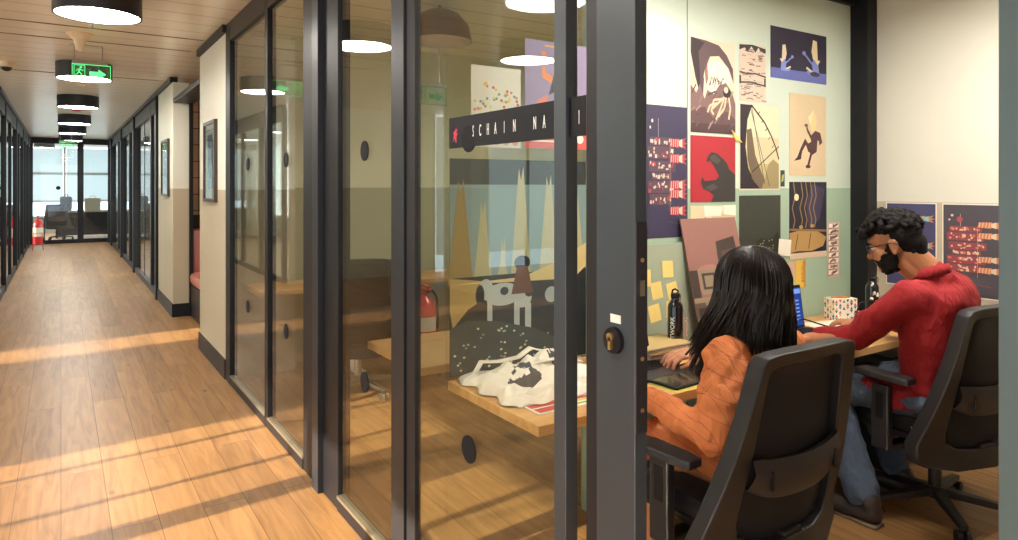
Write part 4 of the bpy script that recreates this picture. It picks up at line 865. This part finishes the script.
def tote():
    t = thing('tote_bag', 'crumpled white canvas tote bag with a dark ink drawing on the desk end', 'bag', (1.555, 2.13, TZ + .005))
    from mathutils import noise
    n, m_ = 72, 54; W2, D2 = .255, .215
    bm = new(); top = []
    def hgt(x, y):
        u, v = x / W2, y / D2
        e = max(0, 1 - max(abs(u), abs(v)) ** 5) ** .5
        ridge = abs(noise.noise(Vector((x * 9 + 3, y * 14, .3)))) * .05 + abs(noise.noise(Vector((x * 22 + y * 9, y * 20, 2)))) * .022
        fold = .045 * math.exp(-((v - .25 - .3 * u) / .2) ** 2) + .03 * math.exp(-((v + .35 + .25 * u) / .18) ** 2)
        return e * (.018 + (.060 - ridge * 1.7) * .6 + fold * (1.2 if v > 0 else 1)) + .002
    for i in range(n + 1):
        row = []
        for j in range(m_ + 1):
            x = (i / n * 2 - 1) * W2; y = (j / m_ * 2 - 1) * D2; wob = .018 * math.sin(j * .35 + 1) + .012 * math.sin(i * .3)
            row.append(bm.verts.new((x + wob * (abs(x) / W2), y + wob * (abs(y) / D2), hgt(x, y))))
        top.append(row)
    for i in range(n):
        for j in range(m_):
            f = bm.faces.new((top[i][j], top[i + 1][j], top[i + 1][j + 1], top[i][j + 1]))
            c = f.calc_center_median(); u, v = c.x / W2, c.y / D2
            if ((u + .45) / .30) ** 2 + ((v + .1) / .42) ** 2 < 1 and (u + .45) * .9 - (v + .1) > -.12 and noise.noise(Vector((u * 5, v * 3, 1))) > -.28: f.material_index = 1
            if ((u - .5) / .22) ** 2 + ((v - .25) / .2) ** 2 < 1 and noise.noise(Vector((u * 14, v * 6, 4))) > .02: f.material_index = 1
    bot = [bm.verts.new((v.co.x * .97, v.co.y * .97, 0)) for v in (top[0][0], top[n][0], top[n][m_], top[0][m_])]
    bm.faces.new(bot[::-1])
    build('canvas', bm, [mat('canvas_cloth', '#ded4c2', .85, bump=.15, bscale=300), pm('2c3033')], t, smooth=True)
    bm = new()
    def strap(P, w=.028):
        prev = None
        for i, p in enumerate(P):
            p = Vector(p); a = bm.verts.new(p + Vector((0, -w / 2, 0))); b = bm.verts.new(p + Vector((0, w / 2, .004)))
            if prev: bm.faces.new((prev[0], prev[1], b, a))
            prev = (a, b)
    strap([(-.24, .10, .05), (-.2, .12, .085), (-.12, .12, .075), (-.04, .10, .085), (.02, .1, .115), (.06, .1, .10), (.16, .09, .08), (.25, .07, .045)])
    strap([(-.2, -.02, .045), (-.1, .01, .07), (.0, .02, .078), (.12, .03, .076), (.22, .02, .05)], .02)
    o = build('handle', bm, mat('canvas_cloth', '#ded4c2', .85), t, smooth=True); s = o.modifiers.new('solid', 'SOLIDIFY'); s.thickness = .003
tote()
t = thing('sticky_pad', 'small yellow-green sticky pad standing by the tote bag', 'notes', (1.97, 2.25, TZ)); bm = new(); box(bm, (-.03, -.01, 0), (.03, .01, .12)); build('pad', bm, pm('c9c04e'), t); bm = new(); box(bm, (-.031, -.012, .1), (.031, -.0105, .118)); build('band', bm, pm('8f8a3a'), t)
# note taped inside the meeting room glass
t = build('paper_note', (lambda b: (box(b, (1.118, YB + .008, 1.335), (1.162, YB + .0095, 1.425), rot=Matrix.Rotation(.12, 3, 'Y')), b)[-1])(new()), M['paper']); tag(t, 'small white paper note taped on the narrow glass left of the mural', 'paper')

# ---------------------------------------------------------------- far office furniture
t = thing('desk', 'long pale desk in the far office behind the glazed end wall', 'desk', (.6, 23.6, 0))
bm = new(); box(bm, (-.75, -.4, .74), (1.6, .4, .78)); build('desktop', bm, mat('pale_desktop', '#b7b1a4', .5), t); bm = new(); box(bm, (-.7, -.35, .08), (1.5, -.30, .74)); build('modesty_panel', bm, M['steel'], t)
for x in (-.7, 1.5): bm = new(); box(bm, (x - .03, -.29, 0), (x + .03, .35, .74)); build('leg', bm, M['black'], t)
t = thing('backpack', 'dark grey backpack standing on the far office desk', 'bag', (.12, 23.5, .78)); bm = new(); box(bm, (-.15, -.1, 0), (.15, .1, .42), bev=.06); build('body', bm, mat('grey_nylon', '#4d4f57', .8), t, smooth=True); bm = new(); tube(bm, [(-.05, 0, .41), (-.04, 0, .47), (.04, 0, .47), (.05, 0, .41)], .012); build('handle', bm, M['black'], t); bm = new(); box(bm, (-.11, -.14, .04), (.11, -.09, .22), bev=.02); build('pocket', bm, mat('grey_nylon_pocket', '#3a3b42', .8), t)
t = thing('paper_bag', 'pale box-like paper bag on the far office desk beside the backpack', 'bag', (.78, 23.5, .78)); bm = new(); box(bm, (-.2, -.1, 0), (.2, .1, .36)); build('body', bm, pm('d0cbbd'), t); bm = new(); tube(bm, [(-.08, 0, .36), (-.05, 0, .43), (.05, 0, .43), (.08, 0, .36)], .008); build('handle', bm, pm('a9a08c'), t)
c = copy_tree(C1); c.location = (-.85, 22.7, 0); c.rotation_euler.z = R(-75); c['label'] = 'blue-grey office chair at the left of the far office'
c = copy_tree(C1); c.location = (-.02, 22.75, 0); c.rotation_euler.z = R(-20); c['label'] = 'office chair tucked at the near side of the far office desk'
# ---------------------------------------------------------------- people
def organic(name, prims, m, parent, vox=.006, smooth=5, extra=None):
    off = parent.matrix_basis.translation if parent.parent is None else Vector((0, 0, 0))
    bm = new()
    for p in prims:
        if p[0] == 'c': cap(bm, Vector(p[1]) - off, Vector(p[2]) - off, p[3], p[4], 16)
        elif p[0] == 'e': ball(bm, Vector(p[1]) - off, p[2], seg=20 if max(p[2] if hasattr(p[2],"__len__") else (p[2],)) > .02 else 8, rot=Euler(p[3]).to_matrix() if len(p) > 3 else None)
        elif p[0] == 'l':   # chain of joints
            for a, b in zip(p[1], p[1][1:]): cap(bm, Vector(a[:3]) - off, Vector(b[:3]) - off, a[3], b[3], 14)
    o = build(name, bm, m, parent, smooth=True)
    r = o.modifiers.new('union', 'REMESH'); r.mode = 'VOXEL'; r.voxel_size = vox; r.use_smooth_shade = True
    if extra: extra(o)
    if smooth: s = o.modifiers.new('smooth', 'SMOOTH'); s.factor = .5; s.iterations = smooth
    return o
def displace(scale, strength, kind='CLOUDS'):
    def f(o):
        t = bpy.data.textures.new('folds', kind); t.noise_scale = scale
        if kind == 'CLOUDS': t.noise_depth = 2
        d = o.modifiers.new('folds', 'DISPLACE'); d.texture = t; d.strength = strength; d.mid_level = .5; d.texture_coords = 'LOCAL'
    return f
def skin(name, c):
    m = mat(name, c, .5, bump=.05, bscale=120, var=.06); P(m).inputs['Subsurface Weight'].default_value = .12; P(m).inputs['Subsurface Radius'].default_value = (.02, .008, .004); return m
SKF = skin('warm_brown_skin', '#b97d5c'); SKM = skin('tan_brown_skin', '#a8714e')
def hairm(name, c):
    m = mat(name, c, .42, bump=.12, bscale=90, bstretch=(1, 1, .04), var=.35); P(m).inputs['Specular IOR Level'].default_value = .35; return m
HF = hairm('long_black_hair', '#1c1310'); HM = mat('curly_black_hair', '#100c0b', .75, bump=.4, bscale=160, spec=.2)
def fold_mat(name, c, line=None, rough=.85):
    m = mat(name, c, rough, bump=.0, var=.05); nt = m.node_tree; N = nt.nodes; L = nt.links; b = P(m)
    tc = N.new('ShaderNodeTexCoord'); w = N.new('ShaderNodeTexNoise'); w.inputs['Scale'].default_value = 9; w.inputs['Detail'].default_value = 5; w.inputs['Distortion'].default_value = 2.2
    mp = N.new('ShaderNodeMapping'); mp.inputs['Scale'].default_value = (2.2, 1.6, .55); mp.inputs['Rotation'].default_value = (.9, .5, .6); L.new(tc.outputs['Object'], mp.inputs[0]); L.new(mp.outputs[0], w.inputs['Vector'])
    bp = N.new('ShaderNodeBump'); bp.inputs['Strength'].default_value = .55; bp.inputs['Distance'].default_value = .022; L.new(w.outputs['Fac'], bp.inputs['Height']); L.new(bp.outputs[0], b.inputs['Normal'])
    if line:
        old = b.inputs['Base Color'].links[0].from_socket; prev = old
        for ax, sc, rz in (('X', 1, R(18)), ('Z', 1, R(-14))):
            mq = N.new('ShaderNodeMapping'); mq.inputs['Rotation'].default_value = (rz, rz, .3); L.new(tc.outputs['Object'], mq.inputs[0])
            s = N.new('ShaderNodeSeparateXYZ'); L.new(mq.outputs[0], s.inputs[0]); d = N.new('ShaderNodeMath'); d.operation = 'DIVIDE'; d.inputs[1].default_value = .062; L.new(s.outputs[ax], d.inputs[0])
            f = N.new('ShaderNodeMath'); f.operation = 'FRACT'; L.new(d.outputs[0], f.inputs[0]); l = N.new('ShaderNodeMath'); l.operation = 'LESS_THAN'; l.inputs[1].default_value = .026; L.new(f.outputs[0], l.inputs[0])
            x = N.new('ShaderNodeMix'); x.data_type = 'RGBA'; x.inputs[7].default_value = lin(line); L.new(l.outputs[0], x.inputs[0]); L.new(prev, x.inputs[6]); prev = x.outputs[2]
        L.new(prev, b.inputs['Base Color'])
    return m
ORG = fold_mat('orange_checked_cotton', '#c8733f', '#8a4b38'); REDC = fold_mat('red_cotton', '#8d0f16'); 
def denim():
    m = fold_mat('faded_denim', '#4a566a', None, .9); return m
DEN = denim()

def hand(prims, w, fdir, up, side, curl=.5, s=1.0, grip=False):
    """palm, five unequal bent fingers and a thumb leaving the side of the palm"""
    w = Vector(w); f = Vector(fdir).normalized(); u = Vector(up).normalized(); r = f.cross(u).normalized() * side; u = r.cross(f).normalized() * side
    if u.dot(Vector(up)) < 0: u = -u
    k = w + f * .075 * s
    for q in (-.028, -.010, .010, .028): prims.append(('c', tuple(w + r * q * .55 * s + f * .01), tuple(k + r * q * s), .015 * s, .0115 * s))
    for i, (q, ln) in enumerate(((-.030, .060), (-.010, .074), (.010, .080), (.030, .072))):
        a = k + r * q * s; th = 0; seg_l = (ln * .45, ln * .31, ln * .24); pts = [(*a, .0095 * s)]
        for j, l in enumerate(seg_l):
            th += curl * (.9 + .12 * i) * (1.0 if j else .7)
            a = a + (f * math.cos(th) - u * math.sin(th)) * l * s + r * q * .12 * s; pts.append((*a, (.0088 - .0011 * j) * s))
        prims.append(('l', pts))
    b = w + f * .022 * s + r * .024 * s; c = b + (f * .6 + r * .75 - u * .3).normalized() * .035 * s; d = c + (f * .9 + r * .15 - u * .45).normalized() * .03 * s; e = d + (f * .95 - r * .2 - u * .3).normalized() * .024 * s
    prims.append(('l', [(*b, .014 * s), (*c, .0115 * s), (*d, .0095 * s), (*e, .008 * s)]))

# ---- woman in orange
WB = Vector((1.995, 1.52, 0))
wm = thing('person', 'woman with long black hair in an orange checked shirt, seated and drawing at the desk', 'person', WB)
HW = Vector((2.045, 1.555, 1.138))
sl, el, wl_, = (1.845, 1.49, .925), (1.715, 1.43, .715), (1.70, 1.75, .775)
sr, er, wr = (2.19, 1.50, .925), (2.39, 1.72, .80), (2.235, 1.965, .80)
body = [('e', HW, (.075, .092, .105)), ('e', HW + Vector((0, .05, -.06)), (.055, .055, .06)), ('e', HW + Vector((0, .095, -.02)), (.012, .018, .016)),
        ('e', HW + Vector((.076, .0, -.02)), (.008, .018, .03)), ('e', HW + Vector((-.076, .0, -.02)), (.008, .018, .03)),
        ('c', HW + Vector((0, -.01, -.08)), (2.02, 1.50, .96), .048, .055),
        ('c', (1.90, 1.50, .91), (2.13, 1.50, .91), .06, .06), ('c', (2.01, 1.50, .88), (2.0, 1.52, .60), .10, .11), ('e', (1.995, 1.50, .56), (.15, .11, .09)),
        ('c', sl, el, .042, .036), ('c', el, wl_, .034, .024), ('c', sr, er, .042, .036), ('c', er, wr, .034, .024),
        ('c', (1.90, 1.52, .55), (1.89, 1.86, .53), .07, .05), ('c', (2.10, 1.52, .55), (2.12, 1.86, .53), .07, .05), ('c', (1.89, 1.86, .53), (1.88, 1.80, .10), .045, .03), ('c', (2.12, 1.86, .53), (2.13, 1.80, .10), .045, .03)]
hand(body, wl_, (.02, 1, .12), (0, 0, 1), 1, .3); hand(body, wr, (-.85, .25, -.12), (.1, -.1, 1), -1, .42, 1.1)
organic('body', body, SKF, wm, .005, 4)
shirt = [('c', (1.885, 1.50, .925), (2.145, 1.50, .925), .072, .072), ('e', (2.01, 1.495, .86), (.185, .125, .12)), ('c', (1.945, 1.50, .80), (1.935, 1.55, .60), .105, .12), ('c', (2.07, 1.50, .80), (2.07, 1.55, .60), .105, .12),
         ('e', (1.995, 1.56, .57), (.20, .14, .085)), ('c', (1.90, 1.58, .575), (1.86, 1.80, .555), .10, .085), ('c', (2.10, 1.58, .575), (2.13, 1.80, .555), .10, .085),
         ('l', [(*sl, .072), (1.785, 1.455, .83, .074), (*el, .062)]), ('l', [(*el, .060), (1.71, 1.54, .73, .052), (1.70, 1.69, .765, .044)]),
         
         ('l', [(*sr, .070), (*er, .060)]), ('l', [(*er, .058), (2.29, 1.87, .805, .044)])]
organic('shirt', shirt, ORG, wm, .007, 5, displace(.06, .032))
trous = [('e', (1.995, 1.58, .545), (.18, .14, .065)), ('c', (1.90, 1.55, .55), (1.88, 1.87, .53), .085, .068), ('c', (2.10, 1.55, .55), (2.12, 1.87, .53), .085, .068), ('c', (1.88, 1.87, .53), (1.875, 1.80, .14), .066, .055), ('c', (2.12, 1.87, .53), (2.135, 1.80, .14), .066, .055)]
organic('trousers', trous, mat('beige_trousers', '#b9774c', .85, bump=.2, bscale=30), wm, .008, 4)
for x in (1.875, 2.135): organic('shoe', [('c', (x, 1.79, .045), (x, 1.93, .035), .042, .034), ('e', (x, 1.79, .08), (.042, .05, .05))], M['black'], wm, .006, 3)
bm = new(); o_ = wm.location
a = Vector(wr) - o_; tube(bm, [a + Vector((.018, -.018, 0)) + Vector((.7, .7, 0)) * (.03 * math.cos(k * math.pi / 6)) + Vector((0, 0, 1)) * (.03 * math.sin(k * math.pi / 6)) for k in range(13)], .0025, 6); build('bracelet', bm, mat('pink_thread', '#b0465a', .6), wm)
# long hair: solid mass plus locks
vol = [('e', HW + Vector((0, -.022, .018)), (.113, .125, .122)), ('e', HW + Vector((0, -.055, -.06)), (.135, .105, .12)), ('e', HW + Vector((-.005, -.055, -.14)), (.150, .095, .12)), ('c', HW + Vector((-.07, .015, -.04)), (1.93, 1.57, .95), .06, .055), ('c', (1.93, 1.57, .95), (1.915, 1.66, .83), .045, .02), ('c', HW + Vector((.065, .01, -.05)), (2.13, 1.56, .93), .05, .04)]
hr = organic('hair', vol, HF, wm, .006, 6)
bm = new(); q = random.Random(21)
for k in range(900):
    ph = R(q.uniform(38, 502 - 180)) + math.pi * .0 ; ph = R(q.uniform(-232, 52))   # angle round the head, front kept open
    side = math.cos(ph); back = math.sin(ph); pts = []; wv = q.uniform(0, 6); end = q.uniform(.82, .95) if side < -.3 and back > -.3 else q.uniform(.86, 1.0); jit = q.uniform(-.004, .008)
    for i in range(15):
        s_ = i / 14
        if s_ < .45:
            a = s_ / .45 * R(100); rr_ = (.115 + jit) * math.sin(a) ** .9; z = HW.z + .018 + (.124 + jit) * math.cos(a)
            x = HW.x + side * rr_; y = HW.y - .022 + back * rr_ * 1.1; base = (x, y, z)
        else:
            v = (s_ - .45) / .55; fl_ = 1 + .32 * min(1, v * 1.6) * (1 if v < .7 else 1 - (v - .7) * .9)
            zz = base[2] + (end - base[2]) * v; x = HW.x + (base[0] - HW.x) * fl_ - (.03 * v if side < 0 else 0); y = HW.y - .022 + (base[1] - HW.y + .022) * (1 - .12 * v) + (.09 * v * v if side < -.5 and back > -.35 else -.015 * v)
            z = zz
        pts.append(Vector((x + .004 * math.sin(i * .7 + wv), y + .004 * math.cos(i * .6 + wv), z)) - o_)
    tube(bm, pts, [.0030 * (1 - (i / 14) ** 3 * .85) * (.6 if i == 0 else 1) for i in range(15)], 4)
build('hair_locks', bm, HF, wm, smooth=True)
t = thing('stylus', 'black stylus held in the woman\'s drawing hand', 'pen', (2.125, 1.975, .746)); t.rotation_euler = (R(20), R(38), 0)
bm = new(); cone(bm, (0, 0, 0), (0, 0, .018), .001, .005, 12); cone(bm, (0, 0, .018), (0, 0, .14), .005, .0045, 12); build('barrel', bm, M['black'], t, smooth=True)

# ---- man in red
MB_ = Vector((3.24, 1.50, 0))
mn = thing('person', 'bearded man with glasses in a red shirt and jeans, seated and leaning over the desk', 'person', MB_)
HMn = Vector((3.10, 1.58, 1.245))
def hd(f, r, u): # head frame: facing, right, up with the chin down
    pitch = R(-20); yaw = R(20)
    F_ = Vector((-math.sin(yaw) * math.cos(pitch), math.cos(yaw) * math.cos(pitch), math.sin(pitch))); R_ = Vector((math.cos(yaw), math.sin(yaw), 0)); U_ = R_.cross(F_)
    return tuple(HMn + F_ * f + R_ * r + U_ * u)
ROT = (R(-20), 0, R(20))
sl, el, wl2 = (3.05, 1.49, 1.02), (3.04, 1.72, .81), (3.03, 1.90, .785)
sr, er, wr2 = (3.40, 1.47, 1.03), (3.50, 1.76, .84), (3.46, 1.96, .79)
wl2 = (2.97, 1.915, .775)
body = [('e', hd(-.012, 0, .03), (.078, .100, .085), ROT), ('e', hd(.045, 0, -.045), (.058, .055, .068), ROT), ('e', hd(.078, 0, .03), (.05, .022, .03), ROT),
        ('c', hd(.088, 0, .012), hd(.112, 0, -.028), .010, .0145), ('e', hd(.104, .011, -.03), (.009, .009, .008), ROT), ('e', hd(.104, -.011, -.03), (.009, .009, .008), ROT),
        ('e', hd(.093, 0, -.052), (.024, .012, .008), ROT), ('e', hd(.090, 0, -.066), (.022, .012, .009), ROT), ('e', hd(.078, 0, -.096), (.028, .022, .02), ROT),
        ('e', hd(.068, .03, -.02), (.02, .02, .022), ROT), ('e', hd(.068, -.03, -.02), (.02, .02, .022), ROT), ('e', hd(.02, 0, -.07), (.058, .06, .04), ROT),
        ('c', hd(-.045, 0, -.06), (3.19, 1.44, 1.09), .056, .062), ('c', hd(-.005, 0, -.085), (3.17, 1.47, 1.08), .05, .055),
        ('c', (3.08, 1.47, 1.02), (3.35, 1.46, 1.02), .065, .065), ('c', (3.22, 1.46, .98), (3.25, 1.48, .62), .12, .12), ('e', (3.25, 1.49, .57), (.15, .12, .09)),
        ('c', sl, el, .045, .038), ('c', el, wl2, .036, .026), ('c', sr, er, .045, .038), ('c', er, wr2, .036, .026),
        ('c', (3.20, 1.52, .56), (3.11, 1.88, .52), .07, .05), ('c', (3.36, 1.52, .56), (3.40, 1.88, .52), .07, .05),
        ('c', (3.11, 1.88, .52), (3.02, 1.66, .10), .045, .03), ('c', (3.40, 1.88, .52), (3.42, 1.74, .10), .045, .03)]
for e in (-1, 1):
    body += [('e', hd(-.005, e * .080, -.012), (.006, .021, .031), ROT), ('e', hd(-.016, e * .085, -.008), (.006, .008, .027), ROT), ('e', hd(.0, e * .083, -.038), (.006, .010, .009), ROT)]
hand(body, wl2, (-.75, .35, -.06), (.0, 0, 1), 1, .35, 1.08); hand(body, wr2, (-.2, .5, -.05), (0, 0, 1), -1, .5, 1.08)
bo = organic('body', body, SKM, mn, .0045, 3)
for e in (-1, 1):
    bm = new(); ball(bm, Vector(hd(.083, e * .031, .004)) - MB_, .0115, seg=16); ey = build('eye', bm, mat('eye_white', '#d8d0c6', .2), mn, smooth=True)
    bm = new(); ball(bm, Vector(hd(.0925, e * .031, .003)) - MB_, .0052, seg=12); build('iris', bm, mat('dark_iris', '#1c120d', .1), ey, smooth=True)
    organic('eyebrow', [('l', [(*hd(.100, e * .014, .024), .0045), (*hd(.098, e * .032, .031), .005), (*hd(.082, e * .052, .025), .0035)])], HM, mn, .003, 1)
q = random.Random(4); beard = [('e', hd(.040, 0, -.066), (.062, .060, .052), ROT)]
for e in (-1, 1): beard += [('c', hd(.012, e * .060, -.06), hd(.010, e * .071, .0), .014, .011)]
for k in range(260):
    a = R(q.uniform(-105, 105)); v = q.uniform(0, 1)
    rx = .062; f = .026 + math.cos(a) * .060; r = math.sin(a) * .061; u = -.108 + v * .052 + (abs(a) / R(105)) ** 2 * .055 * (v + .2)
    if abs(a) < R(30) and v > .35: continue
    beard.append(('e', hd(f, r, u), (.0065, .0065, .007)))
for k in range(24): beard.append(('e', hd(.103 - abs(k - 12) * .0012, (k - 12) * .0028, -.047 - abs(k - 12) * .0008), (.006, .006, .005)))
for k in range(60):
    for e in (-1, 1): beard.append(('e', hd(q.uniform(.005, .022), e * q.uniform(.062, .068), q.uniform(-.085, .0)), (.006, .008, .008)))
for k in range(70): beard.append(('e', hd(q.uniform(.0, .075), q.uniform(-.045, .045), -.112 + q.uniform(-.006, .008)), (.009, .009, .008)))
organic('beard', beard, HM, mn, .0045, 1)
hairp = [('e', hd(-.022, 0, .055), (.078, .102, .078), ROT), ('e', hd(-.035, 0, .028), (.084, .088, .074), ROT), ('e', hd(-.058, 0, -.005), (.072, .055, .075), ROT), ('c', hd(-.068, 0, -.02), hd(-.062, 0, -.078), .058, .045)]
for k in range(520):
    th = q.uniform(0, 2 * math.pi); el_ = q.uniform(-.1, 1.57); 
    f = math.cos(th) * math.cos(el_); r = math.sin(th) * math.cos(el_); u = math.sin(el_)
    if f > .42 and u < .35: continue
    if abs(r) > .5 and u < .12: continue
    gr = 1 + .12 * q.random() + (.16 if f > .1 and u > .3 else 0)
    hairp.append(('e', hd(-.018 + f * .104 * gr, r * .084 * gr, .045 + u * .092 * gr), (.011, .011, .011)))
for k in range(60):
    hairp.append(('e', hd(q.uniform(.07, .118), q.uniform(-.06, .05), q.uniform(.062, .10)), (.014, .014, .012)))
for k in range(90):
    a = R(q.uniform(100, 260)); hairp.append(('e', hd(-.035 + math.cos(a) * .07, math.sin(a) * .062, q.uniform(-.06, .05)), (.007, .007, .010)))
organic('hair', hairp, HM, mn, .0045, 1)
gl = thing('eyeglasses', 'thin dark-framed eyeglasses on the bearded man', 'glasses', Vector(hd(.108, 0, .0))); go = gl.location
bm = new()
for e in (-1, 1):
    tube(bm, [Vector(hd(.106 - .002 * abs(math.cos(k)), e * (.032 + .024 * math.cos(k * math.pi / 10)), .002 + .019 * math.sin(k * math.pi / 10))) - go for k in range(21)], .0016, 6)
tube(bm, [Vector(hd(.108, -.009, .006)) - go, Vector(hd(.111, 0, .009)) - go, Vector(hd(.108, .009, .006)) - go], .0015, 6); build('rim', bm, mat('steel_blue_wire', '#4a5158', .3, .6), gl)
bm = new()
for e in (-1, 1): cone(bm, Vector(hd(.1055, e * .032, .002)) - go, Vector(hd(.1062, e * .032, .002)) - go, .022, .022, 24)
build('lens', bm, M['glass'], gl)
for e in (-1, 1):
    bm = new(); tube(bm, [Vector(hd(.104, e * .057, .010)) - go, Vector(hd(.07, e * .076, .010)) - go, Vector(hd(.0, e * .090, .008)) - go, Vector(hd(-.025, e * .090, -.008)) - go], .0022, 6); build('temple', bm, M['seal'], gl)
shirt = [('c', (3.08, 1.46, 1.02), (3.37, 1.45, 1.02), .082, .080), ('e', (3.22, 1.44, .99), (.19, .135, .13)), ('c', (3.15, 1.45, .93), (3.21, 1.48, .64), .120, .115), ('c', (3.29, 1.45, .93), (3.34, 1.48, .64), .125, .115), ('c', (3.23, 1.39, .98), (3.25, 1.42, .66), .085, .085),
         ('e', (3.28, 1.49, .60), (.185, .15, .09)), ('c', (3.18, 1.44, 1.07), (3.17, 1.46, 1.11), .082, .073),
         ('l', [(*sl, .076), (3.02, 1.60, .92, .066), (*el, .058)]), ('l', [(*el, .058), (3.03, 1.82, .80, .050), (3.01, 1.87, .79, .044)]),
         ('l', [(*sr, .085), (*er, .072)]), ('l', [(*er, .068), (3.47, 1.92, .80, .052)])]
organic('shirt', shirt, REDC, mn, .007, 4, displace(.10, .032))
bm = new(); n = 22; ring_ = []
for k in range(n + 1):
    a = R(-150 + 300 * k / n) - math.pi / 2; c = Vector((3.172, 1.462, 1.115)); o1 = Vector((math.cos(a) * .072, math.sin(a) * .066, .012 + .022 * -math.sin(a)))
    ring_.append((bm.verts.new(c + o1 + Vector((0, 0, .02)) - MB_), bm.verts.new(c + o1 * 1.22 + Vector((0, 0, -.028)) - MB_)))
for a, b in zip(ring_, ring_[1:]): bm.faces.new((a[0], b[0], b[1], a[1]))
o = build('collar', bm, REDC, mn, smooth=True); s = o.modifiers.new('solid', 'SOLIDIFY'); s.thickness = .006
bm = new(); rows = []
A_ = [Vector(p) for p in ((3.17, 1.40, .68), (3.13, 1.52, .67), (3.10, 1.64, .645), (3.09, 1.72, .615))]; B_ = [Vector(p) for p in ((3.13, 1.40, .55), (3.075, 1.48, .53), (3.055, 1.60, .505), (3.07, 1.71, .605))]
for j in range(13):
    s_ = j / 4; i_ = min(2, int(s_)); f_ = s_ - i_; a_ = A_[i_].lerp(A_[i_ + 1], f_); b_ = B_[i_].lerp(B_[i_ + 1], f_)
    rows.append([bm.verts.new(a_.lerp(b_, k / 6) + Vector((-.014 * math.sin(k / 6 * math.pi) - .006 * math.sin(j * 1.4 + k * .5), 0, 0)) - MB_) for k in range(7)])
for a, b in zip(rows, rows[1:]):
    for k in range(6): bm.faces.new((a[k], a[k + 1], b[k + 1], b[k]))
o = build('shirt_tail', bm, REDC, mn, smooth=True); s = o.modifiers.new('solid', 'SOLIDIFY'); s.thickness = .004
jeans = [('e', (3.25, 1.50, .55), (.19, .16, .08)), ('l', [(3.20, 1.50, .56, .10), (3.14, 1.72, .555, .085), (3.11, 1.89, .53, .080)]), ('l', [(3.36, 1.50, .56, .10), (3.40, 1.72, .56, .088), (3.40, 1.89, .53, .072)]),
         ('l', [(3.11, 1.89, .53, .080), (3.05, 1.78, .32, .080), (3.015, 1.68, .13, .076)]), ('l', [(3.40, 1.89, .53, .072), (3.42, 1.80, .3, .066), (3.42, 1.74, .13, .062)])]
organic('jeans', jeans, DEN, mn, .007, 4, displace(.05, .02))
for x, y in ((3.0, 1.655), (3.42, 1.72)):
    sh = organic('shoe', [('c', (x, y - .03, .05), (x - .02, y + .17, .042), .045, .038), ('c', (x, y - .03, .05), (x, y - .02, .10), .042, .045)], mat('dark_leather_shoe', '#2e2422', .4), mn, .005, 3)
    bm = new(); box(bm, (x - .048 - MB_.x, y - .07 - MB_.y, 0), (x + .030 - MB_.x, y + .195 - MB_.y, .014), bev=.006); build('sole', bm, mat('shoe_sole', '#6b5a4a', .7), sh)
